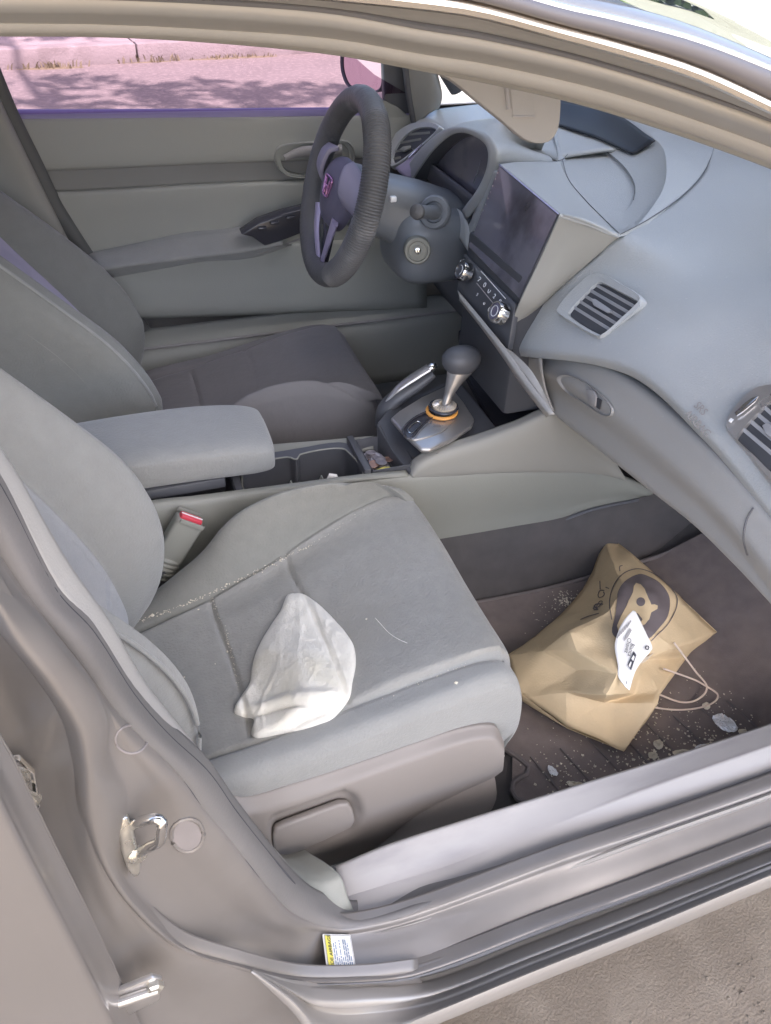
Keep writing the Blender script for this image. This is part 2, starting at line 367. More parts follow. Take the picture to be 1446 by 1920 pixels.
tree((1.6, -4.2, 0), 9.0, [(0, .4, 7.2, 3.0, 2.4, 1.3), (1.8, .6, 7.6, 2.4, 2.2, 1.1), (-2.2, .8, 7.0, 2.4, 2.0, 1.1), (-.2, .6, 6.2, 2.4, 2.2, .9), (-.1, 4.9, 7.9, 1.5, 1.0, .5), (1.5, 4.5, 7.8, 1.0, .8, .4), (-.6, 7.1, 8.2, 1.5, .9, .4)], 40000,
     'large broadleaf tree on the near roadside whose shade covers the car', 3)
tree((-3.8, 11.0, 0), 6.5, [(0, 0, 5.0, 2.0, 1.8, 1.5), (1.5, -1, 4.6, 1.4, 1.2, 1.0)], 9000, 'smaller broadleaf tree on the lawn beyond the far pavement', 5)
rw = random.Random(21); vs, fs = [], []
for _ in range(26000):
    a = math.radians(rw.uniform(-8, 100)); r_w = rw.uniform(32, 37)
    h_w = (6.5+2.5*noise.noise(Vector((a*6, 0, 0))))*rw.random()**.8
    p = Vector((r_w*math.cos(a), r_w*math.sin(a), .1+h_w)); s_w = rw.uniform(.12, .32)
    u_w = Vector((rw.gauss(0, 1), rw.gauss(0, 1), rw.gauss(0, 1))).normalized(); v_w = u_w.cross(Vector((rw.gauss(0, 1), rw.gauss(0, 1), rw.gauss(0, 1)))).normalized()
    k = len(vs); vs += [p-u_w*s_w*1.4, p+v_w*s_w, p+u_w*s_w*1.4, p-v_w*s_w]; fs.append((k, k+1, k+2, k+3))
fw = mesh('added_wood', vs, fs, M['leaf'], None, False); tag(fw, kind='stuff'); fw['label'] = 'belt of trees added far ahead of the car to darken the windshield reflection'  # trees added to dim the bright horizon in the windshield
# ------------------------------------------------------------------ the car
car = empty('car'); tag(car, 'grey four door car with its front passenger door open and a worn grey cabin', 'car')
# --- floor, tunnel, firewall
surf('floor_carpet', [[A(x, -.70, z) for x, z in ((-1.2, .24), (-.2, .24), (.5, .24), (.9, .245), (1.08, .33), (1.22, .55), (1.25, .9))],
                      [A(x, 0, z) for x, z in ((-1.2, .24), (-.2, .24), (.5, .24), (.9, .245), (1.08, .33), (1.22, .55), (1.25, .9))],
                      [A(x, .72, z) for x, z in ((-1.2, .24), (-.2, .24), (.5, .24), (.9, .245), (1.08, .33), (1.22, .55), (1.25, .9))]], M['carpet'], car, 60, 12, .02)
# --- passenger floor mat is a thing of its own (below)
# --- roof, windshield, bonnet
surf('roof_panel', [[A(-1.5, y, 1.36-.03*abs(y)), A(-.8, y, 1.42-.04*abs(y)), A(-.1, y, 1.43-.05*abs(y)), A(.30, y, 1.395-.06*abs(y))] for y in (-.57, -.4, 0, .4, .62)], M['paint'], car, 24, 20, .03)
ws = [[A(.31, y, 1.385-.075*abs(y)), A(.62-.05*abs(y), y, 1.315-.09*abs(y)), A(.95-.10*abs(y), y, 1.215-.10*abs(y)), A(1.20-.14*abs(y), y, 1.10-.10*abs(y)), A(1.46-.22*abs(y), y, .955)] for y in (-.62, -.4, 0, .4, .70)]
surf('windshield', ws, M['glass'], car, 24, 20, 0)
surf('bonnet', [[A(1.48-.22*abs(y), y, .95), A(1.7, y, .945-.02*abs(y)), A(2.1, y, .88), A(2.5, y, .70)] for y in (-.72, -.4, 0, .4, .74)], M['paint'], car, 24, 16, .01)
# --- roof rail / A-pillar on the open side: layered bands
us = (-60, 0, 200, 400, 620, 800, 900, 1050, 1160, 1300, 1446, 1560)
def band(vals, y): return [Y(u, v, y if not hasattr(y, '__len__') else y[i]) for i, (u, v) in enumerate(zip(us, vals))]
r1 = (62, 62, 64, 75, 97, 130, 149, 182, 213, 259, 313, 362)
r2 = (45, 45, 48, 58, 77, 108, 124, 157, 186, 232, 286, 335)
r3 = (36, 36, 39, 49, 66, 97, 112, 144, 173, 219, 272, 320)
r4 = (6, 6, 9, 18, 37, 68, 84, 116, 144, 188, 240, 288)
r5 = (-10, -10, -6, 3, 20, 52, 68, 100, 130, 174, 225, 272)
r6 = (-40, -40, -38, -30, -10, 9, 24, 64, 94, 138, 204, 257)
r7 = (-96, -96, -94, -88, -72, -40, -18, 25, 50, 87, 143, 194)
r8 = (-100, -100, -98, -92, -76, -44, -22, 21, 46, 83, 139, 190)
r9 = (-150, -150, -146, -135, -118, -75, -52, -14, 28, 76, 132, 180)
def up(row, dy, dz): return [p+A(0, dy, dz) for p in row]
b1, b2, b3, b4, b5, b6, b7, b8 = band(r1, -.53), band(r2, -.558), band(r3, -.562), band(r4, -.60), band(r5, -.603), band(r6, -.635), band(r7, -.645), band(r8, -.64)
b9 = band(r9, -.66)
b1, b2, b3, b4, b5, b6, b7, b8, b9 = [ext(q, .42) for q in (b1, b2, b3, b4, b5, b6, b7, b8, b9)]
surf('pillar_trim', [up(b1, .10, .05), up(b1, .03, .004), b1, up(b1, -.012, .006)], M['beige'], car, 60, 10, .004)
surf('door_seal', [up(b1, -.010, .010), up(b1, -.02, .004), [p+A(0, -.008, 0) for p in b2], up(b2, -.006, .012)], M['sealgrey'], car, 60, 12, .003)
M['rail'] = mat('rail_paint', (.345, .332, .305), .42, .25, .04, 4)
surf('roof_rail', [up(b2, -.004, .02), b3, [(p+q)/2+A(0, -.006, 0) for p, q in zip(b3, b4)], b4, up(b4, .004, .012)], M['rail'], car, 60, 14, .003)
surf('drip_seal', [up(b4, .004, .010), up(b5, -.002, 0), up(b5, .004, .010)], M['rubber'], car, 60, 8, .003)
surf('pillar_outer', [up(b5, .004, .012), up(b5, -.006, .006), [p*.7+q*.3+A(0, .004, 0) for p, q in zip(b5, b6)], [p*.35+q*.65+A(0, .001, 0) for p, q in zip(b5, b6)], b6, up(b6, .004, .008)], M['rail'], car, 60, 24, .003)
surf('roof_moulding', [up(b6, .006, -.002), up(b6, .003, .006), [p*.5+q*.5+A(0, -.003, .002) for p, q in zip(b6, b7)], b7, up(b7, .008, .004)], M['mould'], car, 60, 16, .003)
surf('roof_edge', [up(b8, .006, -.002), up(b8, .004, .004), up(b8, .02, .010), [p+A(.005, .05, .006) for p in b8]], M['paint'], car, 60, 16, .003)
tube('frame_edge', [p+A(0, -.001, .001) for p in b6], .0045, M['edge'], car, 60, 8)  # bright tube modelled for the specular streak along the frame
tube('gutter_edge', [p+A(0, 0, .002) for p in b8], .003, M['edge'], car, 60, 8)  # thin bright tube modelled for the upper golden glint
# --- B pillar and sill jamb
Bp = [(-90, 780), (0, 913), (105, 1110), (173, 1184), (252, 1305), (315, 1378), (389, 1447), (441, 1520), (499, 1594), (552, 1657), (604, 1697), (680, 1714), (807, 1677), (934, 1635), (1061, 1590), (1263, 1519), (1446, 1453), (1560, 1410)]
Ap = [(-130, 840), (-55, 960), (58, 1131), (131, 1221), (194, 1310), (247, 1368), (347, 1468), (399, 1547), (462, 1615), (520, 1690), (572, 1729), (657, 1741), (807, 1704), (945, 1657), (1061, 1609), (1230, 1552), (1446, 1478), (1560, 1436)]
k = len(Bp)
rb = ext([Y(u, v, -.735) for u, v in Bp], .45); ra = ext([Y(u, v, -.757) for u, v in Ap], .45); k += 1
mid = [(a+b)/2 for a, b in zip(ra, rb)]
def inward(i):   # direction towards the cabin side for tucking edges under
    return A(0, .02, -.004)
bul = []
for i in range(k):
    d = CAM-mid[i]; d /= np.linalg.norm(d); bul.append(mid[i]+d*.010)
surf('door_seal', [[p+inward(0) for p in rb], rb, bul, ra, [p+A(0, .012, -.006) for p in ra]], M['sealdark'], car, 110, 18, .003)
tube('seal_lip', [p+A(0, -.0005, 0) for p in ra], .0017, M['void'], car, 110, 6)  # dark line drawn along the gap between seal and jamb
tube('seal_lip', [p+A(0, -.001, .001) for p in rb[:10]], .0015, M['void'], car, 80, 6)  # same dark gap line on the cabin side of the seal
# jamb face: from seal A to ridge R
Rp = [(-60, 1050), (0, 1142), (32, 1200), (89, 1273), (147, 1363), (163, 1436), (168, 1530), (200, 1630), (260, 1712), (340, 1778), (440, 1810), (560, 1837), (680, 1837), (786, 1824), (1051, 1725), (1210, 1667), (1446, 1577), (1560, 1532)]
Cp = [(-58, 1010), (20, 1120), (85, 1190), (160, 1280), (196, 1352), (196, 1425), (222, 1500), (228, 1625), (300, 1712), (372, 1765), (470, 1796), (570, 1820), (680, 1822), (786, 1810), (1051, 1712), (1210, 1655), (1446, 1566), (1560, 1522)]
ra2 = crs(ra, 18, 'arc')
As2 = [(-55, 960), (30, 1092), (90, 1172), (150, 1248), (205, 1322), (260, 1382), (330, 1450), (385, 1525), (440, 1590), (500, 1665), (545, 1712), (600, 1737), (665, 1741), (786, 1711), (1051, 1613), (1210, 1560), (1446, 1478), (1560, 1436)]
a_ = [Y(u, v, -.758) for u, v in As2]
cy = [-.785]*7+[-.785, -.785, -.785, -.79, -.795, -.805, -.813, -.809, -.809, -.809, -.809]
c_ = [Y(u, v, y) for (u, v), y in zip(Cp, cy)]
ry = [-.80]*9+[-.805, -.81, -.815, -.82, -.822, -.820, -.820, -.820, -.820]
r_ = [Y(u, v, y) for (u, v), y in zip(Rp, ry)]
m1 = []
for i, (p, q) in enumerate(zip(a_, c_)):
    t = .18; m1.append(p*(1-t)+q*t + A(0, -.004, .0))
m2 = [p*.5+q*.5+A(0, .003, 0) for p, q in zip(a_, c_)]
m3 = [p*.15+q*.85+A(0, .006, 0) for p, q in zip(a_, c_)]
for i in range(11, 18):
    for mm_, t in ((m1, .08), (m2, .5), (m3, .93)): mm_[i] = a_[i]*(1-t)+c_[i]*t + A(0, 0, -.006*(1 if t < .6 else .8))
a_, m1, m2, m3, c_, r_ = [ext(q, .45) for q in (a_, m1, m2, m3, c_, r_)]
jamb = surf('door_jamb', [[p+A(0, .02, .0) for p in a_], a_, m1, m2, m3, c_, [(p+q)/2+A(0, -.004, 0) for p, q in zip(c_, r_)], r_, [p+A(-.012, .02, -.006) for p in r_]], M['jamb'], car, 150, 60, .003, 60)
# outer sill layers
Lr = [(330, 1795), (440, 1822), (560, 1850), (680, 1850), (786, 1838), (918, 1792), (1051, 1738), (1210, 1680), (1446, 1590), (1560, 1546)]
L1 = [(480, 1830), (540, 1846), (590, 1856), (680, 1856), (812, 1842), (998, 1772), (1210, 1690), (1446, 1598), (1560, 1554)]
L2 = [(482, 1834), (545, 1864), (596, 1884), (680, 1886), (812, 1864), (998, 1793), (1210, 1711), (1446, 1617), (1560, 1574)]
L3 = [(484, 1837), (548, 1880), (600, 1906), (680, 1910), (812, 1886), (998, 1812), (1210, 1729), (1446, 1632), (1560, 1588)]
L4 = [(486, 1841), (552, 1900), (606, 1940), (690, 1944), (812, 1900), (998, 1824), (1210, 1740), (1446, 1642), (1560, 1598)]
l1, l2, l3, l4 = [Y(u, v, -.826) for u, v in L1], [Y(u, v, -.842) for u, v in L2], [Y(u, v, -.848) for u, v in L3], [Y(u, v, -.866) for u, v in L4]
l1, l2, l3, l4 = [ext(q, .45) for q in (l1, l2, l3, l4)]
g0 = [p+A(0, .008, -.004) for p in l1]
osr = [[p+A(0, .010, -.004) for p in l1], [p+A(0, .004, -.003) for p in l1], l1, [p*.5+q*.5+A(0, -.004, .004) for p, q in zip(l1, l2)], l2,
                   [p+A(0, .004, -.008) for p in l2], [p+A(0, .006, 0) for p in l3], l3, [p*.5+q*.5+A(0, -.003, .004) for p, q in zip(l3, l4)], l4, [p+A(0, -.002, -.03) for p in l4], [p+A(0, .03, -.10) for p in l4]]
osr = [[np.array(p) for p in r] for r in osr]
for r in osr:
    r[0] = Y(474, 1828, -.824)+A(0, .004, 0); r[1] = r[1]*.6+l1[1]*.4
surf('outer_sill', osr, M['paint'], car, 90, 60, .003, 60)
tube('drain_channel', [p+A(0, -.002, -.004) for p in r_[10:]], .0035, M['rubber'], car, 60, 8, [.02, .6, 1, 1, 1])
# ridge just outside the seal along the sill
st = Ys(-.766, (700, 1752), (807, 1722), (945, 1674), (1100, 1616), (1230, 1568), (1446, 1492), (1560, 1450))
st = ext(st, .45)
tube('sill_flange', st, .0045, M['paint'], car, 50, 8, [.02, .8, 1, 1, 1, 1])
sl_ = Ys(-.760, (640, 1748), (730, 1738), (807, 1712), (945, 1664), (1100, 1606), (1230, 1559), (1446, 1484), (1560, 1442))
sl_ = ext(sl_, .45)
tube('sill_bead', sl_, .0030, M['rubber'], car, 50, 8, [.02, .6, 1, 1, 1, 1])
# weather sealed dark gap between seal and sill trim
bl = ext([Y(u, v-1, -.733) for u, v in Bp[10:]], .45)
tube('trim_gap', bl, .0016, M['void'], car, 50, 6, [.02, .8, 1, 1, 1, 1])
# rear quarter: gap surface and hinge area behind ridge
rr_ = [Y(u, v, -.80) for u, v in Rp[:12]]
gx = [(-60, 1250), (0, 1380), (20, 1440), (60, 1530), (95, 1590), (125, 1660), (150, 1710), (190, 1790), (220, 1840), (260, 1900), (300, 1980), (340, 2060)]
gd = [Y(u, v, -.80) for u, v in gx]

# lower sill end under the ridge (fills down to the rear door)
le0 = [p+A(0, .004, -.003) for p in r_[:14]]
le1 = [Y(*q) for q in ((-140, 1180, -.783), (-90, 1300, -.783), (-30, 1440, -.783), (10, 1540, -.785), (60, 1640, -.80), (110, 1740, -.81), (160, 1820, -.82), (230, 1920, -.828), (300, 1990, -.832), (380, 2030, -.832), (480, 2050, -.832), (600, 2050, -.832), (720, 2030, -.832), (850, 2000, -.832))]
cav = [.022, .022, .022, .020, .016, .010, .006, .004, .003, 0, 0, 0, 0, 0]
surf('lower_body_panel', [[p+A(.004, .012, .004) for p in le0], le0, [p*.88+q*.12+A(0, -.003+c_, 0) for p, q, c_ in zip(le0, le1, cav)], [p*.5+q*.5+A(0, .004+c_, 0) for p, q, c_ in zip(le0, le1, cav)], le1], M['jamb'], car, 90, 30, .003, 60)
# rear door skin
de = [(-80, 1330), (0, 1448), (53, 1552), (105, 1652), (158, 1752), (210, 1857), (243, 1925), (290, 2030)]
d0 = [Y(u, v, -.845) for u, v in de]; d1 = [Y(u-22, v+8, -.862) for u, v in de]; d2 = [Y(u-40, v+12, -.870) for u, v in de]
rd = empty('rear_door', (0, 0, 0), car)
M['skin'] = mat('door_paint', (.25, .228, .208), .38, .35, .03, 3, coat=.5)
surf('door_skin', [[p+A(.004, .014, 0) for p in d0], d0, d1, d2, [p+A(-.10, -.004, 0) for p in d2], [p+A(-.5, -.02, 0) for p in d2]], M['skin'], rd, 40, 30, .004, 60)
surf('door_edge', [[p+A(.001, .022, 0) for p in d0], [p+A(.003, .018, 0) for p in d0], [p+A(.005, .012, 0) for p in d0]], M['jamb'], rd, 40, 8, .003)
# hinges of the rear door
hc = Y(36, 1470, -.80)
hg = empty('hinge', (0, 0, 0), car)
prism('hinge_plate', Ys(-.780, (-20, 1418), (38, 1413), (66, 1440), (76, 1500), (62, 1532), (30, 1537), (-20, 1532)), (0, -.006, 0), M['chrome'], hg, .0015)
prism('hinge_leaf', Ys(-.7875, (-14, 1432), (34, 1426), (57, 1448), (65, 1498), (54, 1520), (30, 1524), (-14, 1520)), (0, -.003, 0), M['jamb'], hg, .001)
for (u, v) in ((22, 1458), (44, 1500)):
    lathe('hinge_bolt', Y(u, v, -.791), (0, -1, 0), [(0, .013), (.003, .013), (.004, .0095), (.009, .009), (.010, .0075), (.010, 0)], M['steel'], hg, 6 if v > 1480 else 20)
hg2 = empty('hinge', (0, 0, 0), car)
prism('hinge_plate', Ys(-.836, (215, 1850), (285, 1822), (303, 1826), (298, 1864), (240, 1892)), (0, -.006, 0), M['silver'], hg2, .002)
lathe('hinge_bolt', Y(290, 1845, -.842), (0, -1, 0), [(0, .008), (.005, .008), (.007, .006), (.007, 0)], M['steel'], hg2, 6)
tube('hinge_pin', Ys(-.846, (222, 1880), (296, 1855)), .005, M['silver'], hg2, 8, 10)
# --- striker
bj = bvh(jamb)
sp, sn = hitn(bj, 243, 1580)
stk = empty('striker', (0, 0, 0), car)
pn = A(.22, -.97, .08); pn /= np.linalg.norm(pn)
p0 = hit(bj, 243, 1580, .004)
ol = [PL(u, v, p0, pn) for u, v in ((226, 1523), (238, 1522), (246, 1545), (256, 1585), (260, 1612), (258, 1630), (247, 1635), (236, 1622), (226, 1590), (219, 1550))]
prism('striker_plate', ol, tuple(pn*.007), M['steel'], stk, .002, 3)
loop = [PL(248, 1548, p0, pn), PL(262, 1541, p0, pn, .020), PL(290, 1534, p0, pn, .034), PL(303, 1540, p0, pn, .038), PL(303, 1562, p0, pn, .038), PL(299, 1578, p0, pn, .036), PL(280, 1588, p0, pn, .026), PL(255, 1602, p0, pn)]
tube('striker_loop', loop, .0045, M['chrome'], stk, 50, 12)
lathe('striker_collar', PL(256, 1600, p0, pn, .004), pn, [(0, .009), (.004, .009), (.006, .006), (.006, 0)], M['steel'], stk)
# grommets in the pillar
def disc_on(bv, name, u, v, rad, prof, mt, par, sides=24):
    p, n = hitn(bv, u, v); return lathe(name, p, n, [(h, r*rad) for h, r in prof], mt, par, sides)
def ring_on(name, cx, cy, rx, ry, r, mt, n=24, fill=None):
    P = [hit(bj, cx+rx*math.cos(2*math.pi*i/n), cy+ry*math.sin(2*math.pi*i/n), .0003) for i in range(n)]
    if any(p is None for p in P): return
    tube(name, P, r, mt, car, n*2, 6, closed=True)
    if fill: c_ = sum(P)/n; mesh(name+'_face', [p+sn*.0006 for p in P]+[c_+sn*.0012], [(i, (i+1) % n, n) for i in range(n)], fill, car, True)
M['grom'] = mat('grommet_rubber', (.25, .225, .215), .5, 0, .1, 30)
ring_on('grommet', 351, 1565, 30, 31, .0022, M['jamb'], 9, M['grom'])
ring_on('cover_plug', 246, 1386, 30, 26, .0010, M['grom'])
# --- airbag sticker on the sill
s0, snn = hitn(bj, 633, 1787)
cs = [(601, 1749), (655, 1748), (667, 1825), (612, 1827)]
S4 = [hit(bj, u, v, .0035) for u, v in cs]
stc = empty('warning_sticker', (0, 0, 0), car)
def bil(a, b, off=0.): return .0+S4[0]*(1-a)*(1-b)+S4[1]*a*(1-b)+S4[2]*a*b+S4[3]*(1-a)*b+snn*off
def quad(name, a0, b0, a1, b1, off, mt): return mesh(name, [bil(a0, b0, off), bil(a1, b0, off), bil(a1, b1, off), bil(a0, b1, off)], [(0, 1, 2, 3)], mt, stc, False)
prism('sticker_base', [bil(a, b) for a, b in ((0, .02), (.03, 0), (.97, 0), (1, .02), (1, .98), (.97, 1), (.03, 1), (0, .98))], tuple(-snn*.0005), M['white'], stc, 0)
mesh('sticker_rule', [bil(a, b, .0014) for a, b in ((.04, .035), (.96, .035), (.96, .965), (.04, .965))]+[bil(a, b, .0014) for a, b in ((.05, .045), (.95, .045), (.95, .955), (.05, .955))],
     [(0, 1, 5, 4), (1, 2, 6, 5), (2, 3, 7, 6), (3, 0, 4, 7)], M['ink'], stc, False)
quad('sticker_header', .06, .05, .25, .95, .0013, M['stickyel'])
ud = bil(.1, .05)-bil(.1, .95)
text('header_text', 'SIDE AIRBAGS', bil(.235, .93, .0018), ud, bil(0, .9)-bil(1, .9), .0062, M['ink'], stc, .0001)
vs, fs = [], []
for c_i in range(9):
    a = .30+.07*c_i; b = .92 - (.0 if c_i not in (3, 5) else .0)
    end = .12+(.5 if c_i in (2, 4, 8) else rnd.uniform(0, .15))
    while b > end:
        l = rnd.uniform(.05, .16); k_ = len(vs)
        vs += [bil(a, b, .0015), bil(a+.03, b, .0015), bil(a+.03, max(end, b-l), .0015), bil(a, max(end, b-l), .0015)]; fs.append((k_, k_+1, k_+2, k_+3)); b -= l+.03
mesh('sticker_print', vs, fs, M['stickblue'], stc, False)
# --- sill trim (inner plastic)
T0 = [(630, 1628), (720, 1590), (881, 1538), (998, 1502), (1050, 1486), (1104, 1469), (1263, 1420), (1446, 1360), (1560, 1320)]
T1 = [(645, 1684), (735, 1655), (839, 1623), (945, 1583), (1040, 1547), (1110, 1520), (1210, 1482), (1446, 1399), (1560, 1358)]
T2 = [(668, 1712), (740, 1697), (807, 1677), (934, 1635), (1061, 1590), (1160, 1556), (1263, 1519), (1446, 1453), (1560, 1412)]
t0, t1, t2 = [ext(q, .45) for q in ([Y(u, v, -.672) for u, v in T0], [Y(u, v, -.706) for u, v in T1], [Y(u, v, -.732) for u, v in T2])]
surf('sill_trim', [[A(p[0], -.645, .245) for p in t0], [p+A(0, .014, -.03) for p in t0], [p+A(0, .003, -.004) for p in t0], t0, [p*.92+q*.08 for p, q in zip(t0, t1)], [p*.5+q*.5 for p, q in zip(t0, t1)], [p*.1+q*.9 for p, q in zip(t0, t1)], t1, [p*.9+q*.1 for p, q in zip(t1, t2)], [p*.5+q*.5 for p, q in zip(t1, t2)], [p*.08+q*.92 for p, q in zip(t1, t2)], t2, [p+A(0, -.006, -.012) for p in t2]], M['sill'], car, 70, 40, .004, 60)
# B pillar lower trim piece left of the joint
q0 = [Y(u, v, -.700) for u, v in ((380, 1420), (420, 1480), (470, 1540), (520, 1600), (565, 1645), (600, 1650), (636, 1640))]
q2 = [Y(u, v, -.732) for u, v in ((389, 1447), (441, 1520), (499, 1594), (552, 1657), (590, 1690), (625, 1706), (664, 1713))]
surf('pillar_trim', [[p+A(-.03, .06, -.03) for p in q0], q0, [p*.5+q*.5+A(0, -.003, 0) for p, q in zip(q0, q2)], q2, [p+A(0, -.006, -.01) for p in q2]], M['trim'], car, 40, 16, .003)
p0_ = [Y(u, v, -.70) for u, v in ((-160, 600), (-60, 760), (20, 880), (120, 1050), (200, 1165), (260, 1270), (330, 1360), (384, 1425))]
p2_ = [Y(u, v, -.732) for u, v in ((-180, 640), (-80, 795), (0, 913), (105, 1110), (173, 1184), (252, 1305), (315, 1378), (389, 1447))]
surf('belt_pillar_trim', [[p+A(-.06, .03, 0) for p in p0_], p0_, p2_], M['dashlow'], car, 30, 10, .003)
# carpet between seat and sill
surf('side_carpet', [[A(x, -.63, .30) for x in (-.1, .1, .3, .43)], [A(x, -.655, .30) for x in (-.1, .1, .3, .43)], [A(x, -.675, .36) for x in (-.1, .1, .3, .43)]], M['trim'], car, 20, 10, .004)
# ================================================================== seats
def seat_mesh(T, nu, nv, rings, closeu=False, groove=None):
    """rings: list of stations, each a list of 3D points; T maps a point into place"""
    R = np.array([crs(r, nu, 'arc' if False else 'idx', closeu) for r in rings])
    G = np.array([crs(R[:, j], nv, 'idx') for j in range(nu)]).transpose(1, 0, 2)
    if groove:
        for i in range(nv):
            for j in range(nu): G[i, j] = groove(G[i, j])
    G = np.array([[T(p) for p in row] for row in G])
    return gridmesh(G, closeu)
def segdist(p, poly):
    d = 9.
    for a, b in zip(poly[:-1], poly[1:]):
        ab = b-a; t = max(0, min(1, np.dot(p-a, ab)/np.dot(ab, ab))); d = min(d, np.linalg.norm(p-a-ab*t))
    return d
seam1 = [Z(u, v, .512)[:2] for u, v in ((392, 1112), (402, 1150), (424, 1205), (442, 1260), (455, 1310), (470, 1370))]
seam2 = [Z(u, v, .528)[:2] for u, v in ((533, 1042), (548, 1080), (572, 1125), (600, 1195), (630, 1265), (655, 1335))]
XS = [-.14, -.08, -.02, .03, .07, .11, .18, .27, .335, .375, .398, .408, .405, .39]
cz = [.47, .478, .490, .500, .508, .517, .535, .556, .565, .562, .545, .505, .44, .38]
cis = [-.29, -.283, -.275, -.265, -.255, -.245, -.222, -.195, -.18, -.182, -.19, -.195, -.20, -.20]
cic = [.47, .480, .512, .548, .592, .618, .634, .626, .604, .582, .553, .505, .44, .38]
cyc = [-.22, -.215, -.208, -.205, -.203, -.202, -.20, -.196, -.193, -.197, -.205, -.21, -.21, -.21]
zoo = [.49, .495, .503, .509, .514, .521, .535, .553, .562, .557, .535, .495, .44, .38]
rings = []
for i, x in enumerate(XS):
    f = .0 if i < 8 else (i-7)*.003
    bx = lambda q: x - (.03*max(0, 1-q/.25) if x > .3 else 0)*(x-.3)/.1      # inner front corner is rounded back
    z0 = min(zoo[i], cz[i]+.02)
    lo = .36 if cz[i] > .45 else cz[i]-.05
    rings.append([A(x, -.572+f, lo), A(x, -.592+f, (lo+z0)/2), A(x, -.593+f, z0-.02), A(x, -.580+f, z0-.002), A(x, -.553+f, z0), A(x, -.543+f, cz[i]+.004),
                  A(x, -.47, cz[i]+.002), A(x, -.39, cz[i]), A(x, (-.39+cis[i])/2, cz[i]+.002), A(bx(.2), cis[i]-.008, cz[i]+.006), A(bx(.12), (cis[i]+cyc[i])/2, (cz[i]+cic[i])/2+.012),
                  A(bx(.05), cyc[i], cic[i]), A(bx(0), cyc[i]+.018, cic[i]-.025), A(bx(0), cyc[i]+.02, (cic[i]+lo)/2), A(bx(0), cyc[i]+.01, lo)])
def cgroove(p):
    q = p.copy()
    if p[2] > .45 and p[0] < .385:
        yi = np.interp(p[0], XS[:10], cis[:10])
        d = 0
        if -.56 < p[1] < yi+.03:
            inn = min(1, max(0, (yi+.002-p[1])/.01))*min(1, max(0, (p[1]+.55)/.01))
            for s in (seam1, seam2): d += .0060*math.exp(-(segdist(p[:2], s)/.0038)**2)*inn
            # padding swells between seams
            q[2] += .004*inn*min(1, min(segdist(p[:2], seam1), segdist(p[:2], seam2))/.05)
        d += .0060*math.exp(-(abs(p[1]-yi)/.0038)**2)
        d += .0045*math.exp(-(abs(p[1]+.548)/.004)**2)
        q[2] -= d
        n_ = noise.noise(Vector((p[0]*9, p[1]*9, 1.3)))+.5*noise.noise(Vector((p[0]*22, p[1]*22, 4.3)))
        q[2] += .0016*n_
    return q
zb = [.42, .47, .52, .57, .62, .68, .75, .83, .92, 1.02, 1.12, 1.20]
xb = [-.12, -.075, -.045, -.030, -.025, -.032, -.058, -.11, -.175, -.245, -.31, -.36]
xc = [-.13, -.11, -.10, -.105, -.115, -.135, -.165, -.205, -.25, -.30, -.35, -.39]
brings = []
for z, b, c in zip(zb, xb, xc):
    taper = .0 if z < .8 else (z-.8)*.12
    brings.append([A(b-.24, -.55+taper, z), A(b-.16, -.59+taper, z), A(b-.05, -.60+taper, z), A(b-.008, -.585+taper, z), A(b, -.565+taper, z), A(b*.6+c*.4, -.535+taper, z), A(c+.006, -.50+taper*.5, z),
                   A(c, -.45, z), A(c, -.39, z), A(c, -.33, z), A(c+.006, -.288, z), A(b*.6+c*.4, -.262-taper*.4, z), A(b, -.232-taper*.6, z), A(b-.012, -.208-taper, z), A(b-.05, -.195-taper, z),
                   A(b-.15, -.205-taper, z), A(b-.23, -.235-taper, z), A(b-.26, -.39, z)])
def bgroove(p):
    q = p.copy()
    c = np.interp(p[2], zb, xc); b = np.interp(p[2], zb, xb)
    if p[0] > c-.03:
        q[0] -= .007*math.exp(-((p[1]+.283)/.004)**2)+.007*math.exp(-((p[1]+.507)/.004)**2)
        for zz in (.60, .78): q[0] -= .005*math.exp(-((p[2]-zz-.04*(p[1]+.39))/.006)**2)*(1 if -.5 < p[1] < -.29 else 0)
    q[0] += .0015*noise.noise(Vector((p[1]*10, p[2]*10, 7)))
    return q
tid = lambda p: p
tdr = lambda p: A(p[0]+.070, -p[1]-.022, p[2]-.030)
tdb = lambda p: A(p[0]+.045-max(0, p[2]-.62)*.22, -p[1]-.022, p[2]-.030)
def seat(name, T, mc, mb, mi, label):
    s = empty(name, (0, 0, 0), car); s['label'] = label
    v, f = seat_mesh(T, 300 if T is tid else 130, 240 if T is tid else 120, rings, False, cgroove); cu = mesh('seat_cushion', v, f, mc, s, True, 80)
    v, f = seat_mesh(T if T is tid else tdb, 240, 200, brings, True, bgroove); bk = mesh('backrest', v, f, mb, s, True, 80)
    if mi:
        bk.data.materials.append(mi)
        for p in bk.data.polygons:
            c = p.center; yl = abs(c.y) if T is tid else abs(c.y)+.022
            if .288 < yl < .503 and p.normal.x*1 > -2:
                zz = c.z+(.03 if T is tdr else 0); xx = c.x-((.045-max(0, zz-.62)*.22) if T is tdr else 0)
                if xx > np.interp(zz, zb, xc)-.03: p.material_index = 1
    return s, cu, bk
ps, pcu, pbk = seat('front_seat', tid, M['fabric'], M['bolster'], mat('seat_back_insert', (.33, .33, .335), .85, 0, .06, 50, bump=.6, bs=700, sheen=.3, bump2=.4, bs2=240), 'passenger seat in grey velour with crumbs in its seams')
ds, dcu, dbk = seat('front_seat', tdr, M['drvfabric'], mat('driver_back_fabric', (.20, .20, .182), .8, 0, .05, 50, bump=.6, bs=800, sheen=.3, bump2=.4, bs2=260), M['drvinsert'], 'darker driver seat behind the steering wheel')
